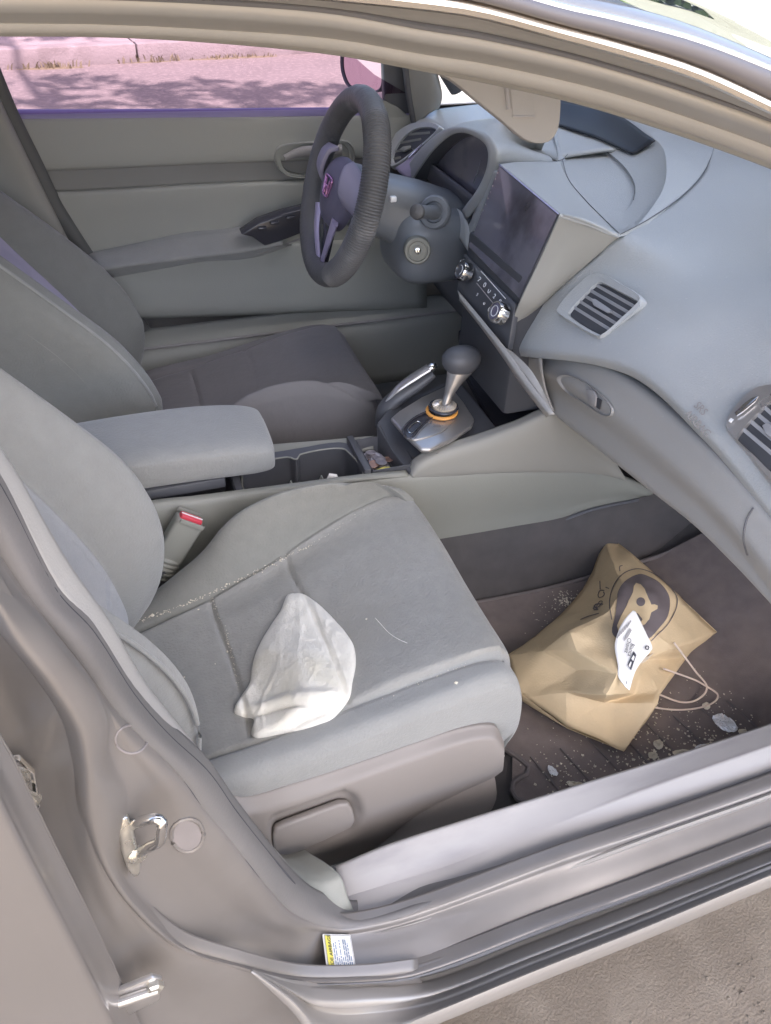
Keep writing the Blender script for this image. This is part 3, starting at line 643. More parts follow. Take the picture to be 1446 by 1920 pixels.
pcu.data.materials.append(M['bolster']); pcu.data.materials.append(mat('seat_side_velour', (.215, .213, .19), .85, 0, .06, 60, bump=.6, bs=700, sheen=.2, bump2=.4, bs2=240))
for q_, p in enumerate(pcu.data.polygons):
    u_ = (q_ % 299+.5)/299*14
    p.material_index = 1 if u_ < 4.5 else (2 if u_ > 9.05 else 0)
# seat piping
def pip(T, pts, r, mt, par): tube('piping', [T(p) for p in pts], r, mt, par, 40, 8)
pip(tid, [A(x-.002, -.588+(0 if z < .8 else (z-.8)*.12), z) for x, z in zip(xb, zb)], .0028, M['bolster'], ps)
pip(tid, [A(x, -.583, z-.012) for x, z in zip(XS[1:10], zoo[1:10])], .0022, M['bolster'], ps)
pip(tdb, [A(x-.012, -.208-(0 if z < .8 else (z-.8)*.12), z+.001) for x, z in zip(xb, zb)], .003, M['bolster'], ds)
pip(tdb, [A(x-.10, -.200-(0 if z < .8 else (z-.8)*.12), z) for x, z in zip(xb, zb)], .003, M['beige'], ds)
# passenger seat: plastic side shield with recline lever
st_ = [(395, 1478), (455, 1500), (540, 1478), (660, 1440), (780, 1398), (870, 1370), (928, 1366), (945, 1392)]
sm1 = [(400, 1500), (465, 1530), (545, 1512), (660, 1470), (780, 1428), (870, 1395), (925, 1388), (946, 1405)]
sm2 = [(440, 1560), (500, 1600), (560, 1592), (670, 1545), (780, 1490), (860, 1455), (920, 1435), (945, 1428)]
sb_ = [(480, 1620), (545, 1650), (600, 1648), (690, 1600), (775, 1532), (855, 1490), (925, 1458), (942, 1446)]
y1, y2, y3, y4 = Ys(-.598, *st_), Ys(-.612, *sm1), Ys(-.616, *sm2), Ys(-.606, *sb_)
v, f = gridmesh(loft([[p+A(0, .03, -.005) for p in y1], [p+A(0, .004, .002) for p in y1], y1, y2, y3, y4, [p+A(0, .006, -.004) for p in y4], [p+A(-.01, .04, -.005) for p in y4]], 110, 70))
def proj(p):
    q = p-CAM; d = q@CF_; return PW/2+FPX*(q@CR_)/d, PH/2-FPX*(q@CU_)/d
def inpoly(x, y, P):
    c = False; n = len(P)
    for i in range(n):
        x1, y1_ = P[i]; x2, y2_ = P[(i+1) % n]
        if (y1_ > y) != (y2_ > y) and x < (x2-x1)*(y-y1_)/(y2_-y1_)+x1: c = not c
    return c
def edged(x, y, P):
    return min(np.linalg.norm(np.array((x, y))-(np.array(a)+(np.array(b)-np.array(a))*max(0, min(1, np.dot(np.array((x, y))-a, np.array(b)-a)/max(1e-9, np.dot(np.array(b)-a, np.array(b)-a)))))) for a, b in zip(P, P[1:]+P[:1]))
sbs = [(420, 1600)]+sb_[1:-1]+[(905, 1475)]
b0_ = [Y(u, v_, -.600) for u, v_ in sbs]
surf('seat_base', [[p+A(0, .004, .01) for p in b0_], [p*.5+A(p[0], -.628, .262)*.5 for p in b0_], [A(p[0]-.02-.05*i/len(b0_), -.640, .262) for i, p in enumerate(b0_)]], M['shield'], ps, 40, 10, .003)
rec = [(502, 1545), (515, 1528), (645, 1482), (672, 1492), (684, 1530), (664, 1562), (600, 1592), (540, 1608), (512, 1595)]
recP = [np.array(q, float) for q in rec]
for i, p in enumerate(v):
    if abs(p[1]+.612) < .012:
        a, b = proj(p)
        if inpoly(a, b, rec): v[i] = p+A(0, .016*min(1, edged(a, b, recP)/14)**.8, 0)
mesh('side_shield', v, f, M['shield'], ps, True, 70)
lo_ = [PL(u, v_, Y(585, 1545, -.606), (0, -1, .12)) for u, v_ in ((508, 1556), (513, 1542), (530, 1534), (632, 1496), (650, 1496), (658, 1508), (662, 1528), (655, 1540), (640, 1547), (600, 1566), (530, 1597), (517, 1594), (511, 1580))]
prism('recline_lever', lo_, (0, -.012, .0015), M['shield'], ps, .004, 3)
# seat belt buckle
ba, bb = Y(300, 1068, -.165), Y(356, 975, -.158)
bd = bb-ba; L_ = np.linalg.norm(bd); bd /= L_; bs_ = A(1, 0, 0)-bd*bd[0]; bs_ /= np.linalg.norm(bs_); bn = np.cross(bs_, bd)
bkl = empty('seat_belt_buckle', (0, 0, 0), car)
box('buckle_body', (ba+bb)/2+bd*.012, (.046, .024, L_-.02), M['trim'], bkl, bev=.005, seg=3, axes=(bs_, bn, bd))
box('release_button', bb+bd*.002+bn*-.000, (.037, .016, .012), M['red'], bkl, bev=.003, seg=2, axes=(bs_, bn, bd))
box('button_stripe', bb+bd*.0085+bn*.001, (.036, .002, .0012), M['whiteprint'], bkl, bev=0, axes=(bs_, bn, bd))
for q in (-.4, .4): box('tongue_slot_edge', bb+bd*.003+bn*q*.046, (.04, .002, .008), M['trim'], bkl, bev=.0005, axes=(bs_, bn, bd))
for i in range(5): blob('bellows', ba+bd*(-.008+.0085*i)+bn*0, (.025+.001*(i % 2)-.0012*(4-i)*.6, .016, .0055), M['trim'], bkl, axes=(bs_, bn, bd), e=.8, k=20, l=8)
tube('buckle_stalk', [ba-bd*.06, ba+bd*.01], .016, M['dark'], bkl, 6, 12, r2=.01)
# ================================================================== console between the seats
cs_ = empty('console', (0, 0, 0), car)
sp_t = Ys(-.122, (180, 985), (255, 958), (350, 943), (470, 928), (640, 911), (770, 895), (900, 886), (1080, 885), (1165, 897), (1225, 922))
sp_b = Ys(-.118, (180, 1110), (255, 1100), (350, 1085), (500, 1065), (700, 1045), (850, 1019), (930, 1007), (1000, 992), (1100, 953), (1195, 932))
surf('side_panel', [[p+A(0, .01, .001) for p in sp_t], sp_t, [p*.75+q*.25+A(0, -.006, 0) for p, q in zip(sp_t, sp_b)], [p*.35+q*.65+A(0, -.002, 0) for p, q in zip(sp_t, sp_b)], sp_b, [p+A(0, .02, -.01) for p in sp_b]], M['trim'], cs_, 70, 26, .004)
tube('panel_edge_strip', [p+A(0, -.004, -.004) for p in sp_b[4:]], .0035, M['dark'], cs_, 40, 8)
# upper front piece (beige) between shifter deck and glovebox
up_t = [Y(u, v, y) for u, v, y in ((772, 892, -.1215), (786, 873, -.1215), (820, 854, -.1215), (900, 829, -.1215), (970, 804, -.1215), (1044, 779, -.1215), (1152, 860, -.122))]
up_m = [Y(u, v, y) for u, v, y in ((774, 894, -.122), (812, 880, -.125), (862, 866, -.127), (930, 852, -.128), (1010, 838, -.129), (1075, 838, -.128), (1162, 880, -.124))]
up_b = [Y(u, v, y) for u, v, y in ((776, 895, -.12), (820, 893, -.122), (890, 887, -.125), (960, 884, -.125), (1060, 884, -.125), (1130, 888, -.125), (1175, 900, -.124))]
surf('front_side_panel', [[p+A(0, .02, .002) for p in up_t], up_t, up_m, up_b, [p+A(0, .01, -.002) for p in up_b]], M['beige'], cs_, 50, 24, .004)
# tunnel carpet
surf('tunnel_carpet', [[A(x, -.10, z) for x, z in ((-.3, .5), (.2, .46), (.6, .42), (.9, .41), (1.15, .45))], [A(x, -.125, z) for x, z in ((-.3, .42), (.2, .40), (.6, .385), (.9, .38), (1.15, .42))],
                       [A(x, -.140, .31) for x in (-.3, .2, .6, .9, 1.15)], [A(x, -.17, .243) for x in (-.3, .2, .6, .9, 1.15)]], M['carpet'], car, 40, 12, .004)
# rims
nr_o = Ys(-.122, (180, 985), (276, 953), (366, 942), (452, 931), (560, 917), (680, 901), (765, 893))
nr_i = [p+A(0, .014, .002) for p in nr_o]
surf('near_rim', [nr_o, [p+A(0, .003, .004) for p in nr_o], [p+A(0, .011, .004) for p in nr_o], nr_i, [p+A(0, .002, -.008) for p in nr_i]], M['trim'], cs_, 50, 20, .002)
fr_o = [p for p in Zs(.560, (330, 860), (420, 848), (505, 837), (600, 829), (702, 820))]
fr_i = [p for p in Zs(.553, (330, 885), (420, 872), (505, 858), (600, 848), (700, 837))]
surf('far_rim', [[p+A(0, .03, -.02) for p in fr_o], [p+A(0, .004, 0) for p in fr_o], fr_o, fr_i, [p+A(0, -.002, -.008) for p in fr_i]], M['trim'], cs_, 40, 16, .002)
surf('far_wall', [[p+A(0, -.001, -.006) for p in fr_i], [p+A(0, -.003, -.07) for p in fr_i]], M['dark'], cs_, 40, 4, .002)
surf('far_side', [[p+A(0, .03, -.02) for p in fr_o], [p+A(0, .05, -.2) for p in fr_o]], M['dark'], cs_, 20, 4, .004)
# trays
def tray(name, x0, x1, zf, mt):
    yn, yf = -.108, -.004
    pts = [A(x0, yn, .574), A(x1, yn, .574), A(x1, yf, .572), A(x0, yf, .572)]
    bt = [A(x0+.006, yn+.006, zf), A(x1-.006, yn+.006, zf), A(x1-.006, yf-.004, zf), A(x0+.006, yf-.004, zf)]
    mesh(name, pts+bt, [(4, 5, 6, 7), (0, 1, 5, 4), (1, 2, 6, 5), (2, 3, 7, 6), (3, 0, 4, 7)], mt, cs_, False, thick=.002)
xd1 = Y(455, 930, -.11)[0]; xd2 = Y(694, 897, -.11)[0]; xe = xd2+.085
tray('rear_tray', xd1-.26, xd1-.010, .50, M['dark'])
tray('coin_tray', xd2+.006, xe, .540, M['dark'])
for xd in (xd1, xd2): box('divider', (xd-.003, -.052, .562), (.013, .112, .034), M['dark'], cs_, bev=.003)
# cup holder insert
hole = [A(xd1+.012, -.108, .566), A(xd1+.016, -.03, .566), A(xd1+.04, -.018, .566), A((xd1+xd2)/2-.012, -.016, .566), A((xd1+xd2)/2, -.028, .566), A((xd1+xd2)/2+.012, -.014, .566), A(xd2-.04, -.012, .566), A(xd2-.018, -.024, .566), A(xd2-.014, -.108, .566), A((xd1+xd2)/2, -.109, .566)]
outr = [A(xd1+.003, -.112, .568), A(xd1+.003, -.02, .568), A(xd1+.03, .004, .568), A((xd1+xd2)/2-.02, .004, .568), A((xd1+xd2)/2, .004, .568), A((xd1+xd2)/2+.02, .004, .568), A(xd2-.03, .004, .568), A(xd2-.009, -.01, .568), A(xd2-.009, -.112, .568), A((xd1+xd2)/2, -.112, .568)]
def ringsurf(name, loops, mt, par, n=60, thick=0, cap=False, ang=40):
    G = np.array([crs(l, n, 'idx', True) for l in loops]); v, f = gridmesh(G, closeu=True)
    if cap: f.append(tuple((len(loops)-1)*n+i for i in range(n)))
    return mesh(name, v, f, mt, par, True, ang, thick)
ringsurf('cup_holder', [outr, hole, [p+A(0, 0, -.004) for p in hole], [p+A(0, 0, -.075) for p in hole]], M['dark'], cs_, 60, 0, True)
tube('well_rim', [p+A(0, 0, .001) for p in hole], .0016, M['trim'], cs_, 80, 6, closed=True)
for xx in ((xd1*.6+xd2*.4), (xd1*.35+xd2*.65)): box('cup_tab', (xx, -.060, .530), (.003, .012, .030), M['trim'], cs_, rot=(0, 20, 0), bev=.001)
# armrest
nt_ = [(120, 772), (200, 765), (300, 760), (400, 757), (462, 762), (485, 795)]
ar = []
for s, (x, w0, h0, zt) in enumerate(((-.24, .075, .055, .660), (-.15, .078, .060, .662), (-.05, .080, .062, .664), (.05, .081, .062, .662), (.115, .080, .060, .656), (.150, .077, .056, .650), (.172, .070, .046, .642), (.178, .050, .028, .633))):
    yc = -.022; cz_ = zt-h0/2; L = []
    for i in range(20):
        a = 2*math.pi*i/20; sg = lambda q: math.copysign(abs(q)**.42, q)
        wob = .004*math.cos(a) if s > 5 else 0
        L.append(A(x+wob*0, yc+w0*sg(math.cos(a)), cz_+h0/2*sg(math.sin(a))+(.004*(1-abs(math.cos(a))) if math.sin(a) > 0 else 0)))
    ar.append(L)
ringsurf('armrest', [crs([a[i] for a in ar], 40, 'idx') for i in range(1)]*0 or [[crs([a[i] for a in ar], 40, 'idx')[k_] for i in range(20)] for k_ in range(40)], M['bolster'], cs_, 60, 0, True, 60)
box('armrest_base', (-.06, -.03, .592), (.30, .13, .02), M['dark'], cs_, bev=.004)
# shifter deck
dk = [Z(706, 792, .600), Y(738, 846, -.06), Y(768, 889, -.120), Y(785, 874, -.1205), Y(820, 855, -.1205), Y(905, 829, -.1205)]+[Z(u, v, .600) for u, v in ((938, 808), (905, 765), (870, 722), (840, 712), (790, 735), (730, 762))]
prism('shifter_deck', dk, (0, 0, -.10), M['dark'], cs_, .006, 3)
pk = [Z(u, v, .555) for u, v in ((870, 690), (935, 812), (1055, 782), (985, 690), (900, 590), (860, 620))]
prism('storage_pocket', pk, (0, 0, -.02), M['black'], cs_, .003)
surf('pocket_edge', [[Y(u, v, -.112) for u, v in ((900, 830), (970, 805), (1046, 780))], [Y(u, v, -.100) for u, v in ((915, 816), (970, 797), (1040, 775))], [Y(u, v, -.098)+A(0, 0, -.04) for u, v in ((915, 816), (970, 797), (1040, 775))]], M['dark'], cs_, 20, 10, .002)
shf = empty('shifter', (0, 0, 0), car)
pt_ = [Z(u, v, .606) for u, v in ((732, 792), (760, 824), (788, 850), (806, 851), (850, 830), (884, 807), (889, 793), (868, 760), (848, 736), (835, 731), (790, 752), (748, 778))]
prism('shifter_bezel', pt_, (0, 0, .010), M['silver'], shf, .004, 3)
ov = [Z(u, v, .6185) for u, v in ((753, 806), (756, 788), (780, 764), (826, 743), (852, 754), (856, 776), (836, 804), (796, 820), (768, 823))]
ringsurf('gate_plate', [[p+A(0, 0, -.003) for p in ov], ov, [p*.9+sum(ov)/9*.1+A(0, 0, .0008) for p in ov]], M['silver'], shf, 48, 0, True)
slt = [Z(u, v, .6205) for u, v in ((757, 812), (756, 803), (766, 791), (785, 779), (808, 769), (817, 778), (800, 790), (784, 806), (772, 821), (764, 822))]
prism('gate_slot', slt, (0, 0, .0012), M['black'], shf, .0005)
tube('slot_chrome', [Z(u, v, .6235) for u, v in ((765, 806), (772, 797), (784, 790), (790, 795), (782, 804), (772, 812), (767, 810))], .0010, M['chrome'], shf, 30, 6, closed=True)
tube('cable_loop', [Z(u, v, .6235) for u, v in ((758, 818), (756, 804), (768, 790), (790, 776), (812, 768))], .0018, M['black'], shf, 30, 6)
tube('cable_loop', [Z(u, v, .6235) for u, v in ((762, 822), (774, 820), (786, 806), (800, 792), (815, 780))], .0014, M['black'], shf, 30, 6)
sc0 = Z(833, 764, .628)
th = lambda r: [sc0+A(r*math.cos(a), r*math.sin(a), 0) for a in np.linspace(0, 2*math.pi, 24, endpoint=False)]
tube('orange_ring', [p+A(-.006, -.004, -.004) for p in th(.0265)], .0032, M['orange'], shf, 60, 8, closed=True)
tube('black_ring', [p+A(-.002, -.001, .002) for p in th(.0245)], .0030, M['black'], shf, 60, 8, closed=True)
lathe('ribbed_collar', sc0+A(0, 0, .002), (0, 0, 1), [(0, .022), (.004, .022), (.007, .010), (.006, .008), (.002, .007)], M['paperin'], shf, 48)
for i in range(26):
    a = 2*math.pi*i/26; d = A(math.cos(a), math.sin(a), 0)
    tube('collar_rib', [sc0+d*.0215+A(0, 0, .0055), sc0+d*.011+A(0, 0, .0092)], .0011, M['silver'], shf, 3, 5)
kb_ = A(.535, -.011, .706)
stp = [sc0+A(0, 0, 0), sc0+(kb_-sc0)*.3+A(.0, 0, .002), sc0+(kb_-sc0)*.6, kb_+A(-.002, 0, -.012)]
tube('shifter_stem', stp, .024, M['silver'], shf, 20, 20, [.29, .34, .60, 1.0])
blob('shifter_knob', kb_+A(0, 0, .004), (.036, .028, .027), M['dark'], shf, e=.95, deform=lambda q: [q[0]*(1+.10*q[2]), q[1], q[2]*(.95 if q[2] > 0 else 1.0)])
# parking brake
pb = empty('parking_brake', (0, 0, 0), car)
sweep('brake_grip', [Y(u, v, .055) for u, v in ((716, 800), (722, 770), (745, 745), (780, 722), (812, 700))], circ(.017, 16, .013), M['dark'], pb, (0, 0, 1), 26, [1.0, 1.15, 1.1, .95, .7])
sweep('brake_top', [Y(u, v, .052) for u, v in ((724, 753), (745, 730), (775, 708), (804, 690))], circ(.0115, 16, .006), M['silver'], pb, (0, 0, 1), 26, [.3, .8, 1.0, .95])
sweep('brake_button', [Y(u, v, .052) for u, v in ((804, 690), (810, 687), (818, 684))], circ(.0100, 16, .0075), M['chrome'], pb, (0, 0, 1), 8, [.95, 1, .6])
# ================================================================== far door
dr = empty('driver_door', (0, 0, 0), car)
UU = (-90, 150, 350, 560, 800)
def drow(vs, y): return [Y(u, v, y) for u, v in zip(UU, vs)]
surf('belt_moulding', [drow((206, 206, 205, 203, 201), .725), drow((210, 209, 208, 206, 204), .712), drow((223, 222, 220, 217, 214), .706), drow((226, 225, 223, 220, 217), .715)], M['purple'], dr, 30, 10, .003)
surf('upper_panel', [drow((222, 221, 219, 217, 214), .712), drow((228, 226, 224, 222, 218), .702), drow((270, 268, 262, 256, 250), .694), drow((320, 314, 305, 297, 288), .692), drow((324, 317, 308, 300, 291), .706)], M['doorvinyl'], dr, 40, 24, .003)
surf('stripe_panel', [drow((320, 313, 304, 296, 287), .704), drow((366, 360, 349, 340, 330), .700)], mat('door_stripe', (.225, .22, .205), .65, 0, .04, 6, bump=.1, bs=900), dr, 20, 6, .003)
surf('middle_panel', [drow((363, 357, 346, 337, 327), .702), drow((366, 360, 349, 340, 330), .690), drow((372, 366, 355, 346, 336), .686), drow((420, 414, 405, 395, 388), .688), drow((500, 492, 482, 470, 460), .690)], M['doorvinyl'], dr, 40, 24, .003)
surf('lower_panel', [drow((490, 484, 470, 455, 440), .688), drow((540, 530, 515, 500, 490), .680), drow((570, 562, 552, 545, 535), .668), drow((600, 594, 588, 580, 572), .664), drow((606, 600, 594, 586, 578), .690)], M['doorvinyl'], dr, 40, 20, .003)
surf('armrest_pad', [Ys(.690, (150, 478), (263, 455), (347, 436), (447, 425), (540, 398)), Ys(.664, (170, 482), (263, 462), (355, 448), (447, 436), (530, 420)), Ys(.622, (185, 502), (263, 491), (358, 479), (452, 468), (530, 452)),
                     Ys(.620, (190, 508), (263, 497), (358, 485), (452, 474), (530, 459)), Ys(.690, (215, 520), (300, 505), (380, 490), (470, 484), (550, 458))], M['bolster'], dr, 40, 30, .003)
prism('switch_panel', Ys(.618, (452, 440), (485, 418), (530, 402), (600, 385), (610, 420), (540, 448), (497, 462), (474, 445)), (0, .03, .004), M['black'], dr, .004, 3)
for (u, v) in ((492, 428), (515, 418), (545, 408)): box('window_switch', Y(u, v, .612), (.020, .012, .006), M['black'], dr, bev=.002)
tube('armrest_seam', Ys(.655, (215, 513), (315, 487), (420, 476), (484, 476), (557, 450), (600, 435)), .002, M['sill'], dr, 30, 6)
# door handle bowl
ho = [(518, 296), (524, 278), (545, 270), (600, 267), (648, 266), (662, 285), (655, 312), (625, 330), (560, 331), (530, 322)]
cen = Y(590, 300, .69)
lo0 = Ys(.688, *ho); 
ringsurf('handle_bezel', [[p*1.06-cen*.06+A(0, .004, 0) for p in lo0], [p*1.03-cen*.03+A(0, -.006, 0) for p in lo0], lo0, [p*.9+cen*.1+A(0, -.001, 0) for p in lo0], [p*.85+cen*.15+A(0, .03, 0) for p in lo0]], M['doorvinyl'], dr, 60, 0, True)
sweep('door_handle', Ys(.682, (534, 296), (560, 286), (600, 283), (640, 281)), circ(.008, 12, .012), M['sill'], dr, (0, 0, 1), 20, [.6, 1, 1.1, 1])
# glass with its tint, window frame, door mirror
surf('window_glass', [[A(x, .722-.0*z, z) for x in (-.45, 0, .4, .80)] if z < 1 else [A(x*.8+.0, .722-(z-.95)*.32, z) for x in (-.45, 0, .4, .65)] for z in (.93, 1.1, 1.34)], M['tint'], dr, 12, 10, 0)
tube('window_frame', [A(-.45, .66, 1.30), A(0, .62, 1.335), A(.35, .62, 1.33), A(.55, .64, 1.25), A(.68, .675, 1.14), A(.80, .70, 1.0)], .022, M['rubber'], dr, 30, 12)
surf('far_rail', [[A(x, y, z) for x, z in ((-.9, 1.36), (-.4, 1.385), (.1, 1.39), (.32, 1.365))] for y, in ((.55,), (.62,))], M['beige'], car, 16, 4, .03)
sailc = Ys(.705, (716, 60), (768, 80), (776, 228), (742, 262), (722, 215))
prism('mirror_sail', sailc, (0, .02, 0), M['dark'], dr, .004)
prism('sail_trim', Ys(.700, (716, 186), (745, 200), (772, 222), (780, 235), (742, 270), (700, 235)), (0, .02, 0), M['doorvinyl'], dr, .004)
mir = empty('door_mirror', (0, 0, 0), car)
mo = [(646, 85), (642, 110), (644, 135), (653, 158), (668, 166), (700, 172), (714, 164), (717, 140), (717, 60), (680, 55)]
mp = X(680, 130, .72); mn = (-.93, -.36, .0)
MO = [PL(u, v, mp, mn) for u, v in mo]; mc_ = sum(MO)/len(MO)
ringsurf('mirror_housing', [[p*.97+mc_*.03 for p in MO], [p*1.04-mc_*.04+A(-.004, 0, 0) for p in MO], [p*1.05-mc_*.05+A(.03, .01, 0) for p in MO], [p*.8+mc_*.2+A(.09, .03, 0) for p in MO]], M['dark'], mir, 50, 0, True)
mesh('mirror_glass', [p*.96+mc_*.04+A(.002, 0, 0) for p in crs(MO, 40, 'idx', True)], [tuple(range(40))], M['mirror'], mir, False)
# A pillar trim on the far side
surf('far_pillar_trim', [Ys(.68, (758, 60), (764, 118), (772, 190), (780, 232)), Ys(.672, (770, 60), (776, 121), (784, 190), (790, 226)), Ys(.655, (800, 75), (806, 128), (812, 175), (806, 212)), Ys(.66, (806, 80), (813, 135), (822, 180), (815, 206)), Ys(.70, (812, 84), (819, 135), (828, 180), (822, 204))], M['beige'], car, 26, 20, .004)
tube('far_pillar_seal', Ys(.684, (752, 60), (760, 115), (768, 180), (778, 234)), .008, M['rubber'], car, 20, 10)
# B pillar of the far side with its belt
surf('far_centre_pillar', [Ys(.69, (-140, 120), (-100, 260), (-60, 380), (0, 560)), Ys(.66, (-60, 120), (-20, 240), (30, 360), (100, 520)), Ys(.66, (-40, 120), (0, 205), (60, 330), (150, 520)), Ys(.69, (-28, 120), (12, 210), (72, 335), (170, 530))], M['beige'], car, 24, 16, .005)
sweep('far_seal', Ys(.686, (-30, 100), (18, 215), (60, 300), (110, 400), (190, 520), (270, 620)), circ(.018, 12, .010), mat('seal_dark', (.10, .10, .095), .6, 0, .06, 10), car, (0, 1, 0), 30)
# far sill and kick area
surf('far_sill', [[A(x, .70, .50) for x in (-.5, .2, .9)], [A(x, .655, .47) for x in (-.5, .2, .9)], [A(x, .64, .44) for x in (-.5, .2, .9)], [A(x, .63, .30) for x in (-.5, .2, .9)]], M['doorvinyl'], car, 12, 16, .004)
tube('far_sill_bead', [A(x, .65, .474) for x in (-.5, .2, .9)], .004, M['sill'], car, 12, 8)
# ================================================================== steering wheel and column
wh = empty('steering_wheel', (0, 0, 0), car)
wc = A(.425, .371, .899); wu = A(.291, 0, .957); wu /= np.linalg.norm(wu); wy = A(0, 1, 0); wn = np.cross(wy, wu)   # wn points forward/down
wn = -wn if wn[0] > 0 else wn            # towards the driver (rearward)
RW, RT = .163, .0245
NA, NB = 1680, 16; G = []
for i in range(NA):
    a = 2*math.pi*i/NA; rad = -wy*math.sin(a)+wu*math.cos(a)     # a=0 top, towards passenger side positive
    rib = 1 if math.radians(24) < a < math.radians(150) else 0
    rib *= min(1, (a-math.radians(24))/.15) if rib else 0
    edge = 0
    row = []
    for j in range(NB):
        b = 2*math.pi*j/NB
        rr = RT + (rib*.0009*math.cos(a*210) if rib else .0004*noise.noise(Vector((i*.1, j*.5, 0))))
        if not rib: rr -= .001
        row.append(wc+rad*(RW+rr*math.cos(b))+wn*(rr*math.sin(b)*1.0))
    G.append(row)
v, f = gridmesh(G, True, True); mesh('wheel_rim_cover', v, f, M['leather'], wh, True, 80)
W_ = lambda a, b, c=0.: wc+(-wy)*a+wu*b+wn*c        # a to passenger side, b up, c to driver
# airbag hub
G = []
for i in range(15):
    t = i/14; r0 = math.cos(t*math.pi/2)**.6 if t < 1 else 0
    row = []
    for j in range(40):
        a = 2*math.pi*j/40; ca, sa = math.cos(a), math.sin(a)
        k_ = (abs(ca)**2.6+abs(sa)**2.6)**(-1/2.6)
        wd = .082 if sa > 0 else .082-.020*abs(sa); row.append(W_(ca*k_*wd*r0, sa*k_*.066*r0-.010, -.005+.032*math.sin(t*math.pi/2)))
    G.append(row)
v, f = gridmesh(G, True); mesh('airbag_cover', v, f, M['hub'], wh, True, 60)
# emblem: rounded trapezoid frame with an upright letter of two legs and a bar
ef = [(-.019, .017), (.019, .017), (.021, .012), (.015, -.015), (.010, -.018), (-.010, -.018), (-.015, -.015), (-.021, .012)]
tube('emblem_frame', [W_(a, b+.0, .0290) for a, b in ef], .0018, M['magenta'], wh, 60, 8, closed=True)
tube('emblem_letter', [W_(-.013, .013, .029), W_(-.009, 0, .030), W_(-.008, -.014, .029)], .0024, M['magenta'], wh, 10, 8)
tube('emblem_letter', [W_(.013, .013, .029), W_(.009, 0, .030), W_(.008, -.014, .029)], .0024, M['magenta'], wh, 10, 8)
tube('emblem_letter', [W_(-.010, 0, .030), W_(.010, 0, .030)], .0022, M['magenta'], wh, 4, 8)
# spokes
for s in (1, -1):
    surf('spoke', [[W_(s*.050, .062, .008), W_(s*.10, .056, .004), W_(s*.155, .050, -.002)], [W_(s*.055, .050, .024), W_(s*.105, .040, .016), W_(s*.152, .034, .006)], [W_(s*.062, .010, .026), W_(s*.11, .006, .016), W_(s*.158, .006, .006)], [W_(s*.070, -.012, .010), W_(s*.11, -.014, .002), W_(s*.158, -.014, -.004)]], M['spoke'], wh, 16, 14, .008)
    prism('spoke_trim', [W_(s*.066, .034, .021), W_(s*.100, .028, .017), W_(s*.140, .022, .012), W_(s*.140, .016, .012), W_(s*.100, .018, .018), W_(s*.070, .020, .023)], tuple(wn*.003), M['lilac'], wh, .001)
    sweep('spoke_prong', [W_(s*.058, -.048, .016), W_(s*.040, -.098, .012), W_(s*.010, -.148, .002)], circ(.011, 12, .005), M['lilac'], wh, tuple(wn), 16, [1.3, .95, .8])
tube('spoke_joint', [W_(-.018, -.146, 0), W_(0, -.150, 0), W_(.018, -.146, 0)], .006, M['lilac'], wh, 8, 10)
surf('lower_cover', [[W_(-.045, -.060, .008), W_(0, -.066, .012), W_(.045, -.060, .008)], [W_(-.03, -.1, .0), W_(0, -.10, .002), W_(.03, -.1, .0)], [W_(-.018, -.145, -.006), W_(0, -.148, -.006), W_(.018, -.145, -.006)]], M['black'], wh, 12, 12, .004)
# column shroud
col_ = empty('steering_column', (0, 0, 0), car)
ca_ = [W_(0, -.004, -.012), W_(0, -.006, -.05), A(.53, .37, .855), A(.60, .37, .825), A(.70, .37, .78)]
sweep('column_shroud', ca_, [(.078*math.copysign(abs(math.cos(a))**.7, math.cos(a)), .068*math.copysign(abs(math.sin(a))**.7, math.sin(a))) for a in np.linspace(0, 2*math.pi, 36, endpoint=False)], M['column'], col_, (0, 0, 1), 30, [.80, .84, .98, 1.05, 1.05])
sweep('shroud_collar', [W_(0, -.006, -.045), W_(0, -.0065, -.050)], [(.084*math.copysign(abs(math.cos(a))**.7, math.cos(a))*.84, .074*math.copysign(abs(math.sin(a))**.7, math.sin(a))*.84) for a in np.linspace(0, 2*math.pi, 36, endpoint=False)], M['void'], col_, (0, 0, 1), 4)
# lower shroud box that carries the ignition lock
blob('lower_shroud', A(.60, .35, .795), (.085, .095, .075), M['column'], col_, e=.55, k=40, l=24)
ign = Y(783, 470, .246)
iax = (CAM-ign)*A(.6, .8, .35); iax /= np.linalg.norm(iax)
lathe('ignition_ring', ign, iax, [(-.02, .026), (.0, .026), (.003, .024), (.003, .0205), (-.001, .0195), (-.001, .0175), (.001, .0165), (.001, .0105), (.003, .010), (.003, .0068), (-.003, .0062), (-.003, 0)], M['trim'], col_, 40)
lathe('key_slot_plate', ign-iax*.0015, iax, [(0, .0060), (.0015, .0060), (.002, .0050), (.002, 0)], M['chrome'], col_, 24)
a1 = np.cross(iax, (0, 0, 1)); a1 /= np.linalg.norm(a1); a2 = np.cross(a1, iax)
box('key_slot', ign+iax*.0009, (.0016, .006, .001), M['void'], col_, bev=0, axes=(a1, a2, iax))
stb = Y(815, 398, .262); ste = Y(783, 397, .20)
box('tilt_lever', Y(737, 373, .24), (.012, .010, .010), M['whiteprint'], col_, bev=.002)
sa = (ste-stb)/np.linalg.norm(ste-stb)
lathe('stalk_socket', stb+sa*-.01, sa, [(0, .031), (.012, .031), (.016, .028), (.016, .020), (.010, .018), (.010, 0)], M['column'], col_, 32)
sweep('wiper_stalk', [stb, stb+sa*.03, ste], circ(.0115, 16), M['column'], col_, (0, 0, 1), 16, [1.2, 1.0, 1.1])
lathe('stalk_tip', ste-sa*.004, sa, [(0, .0135), (.005, .0145), (.010, .013), (.013, .009), (.014, 0)], M['leather'], col_, 24)
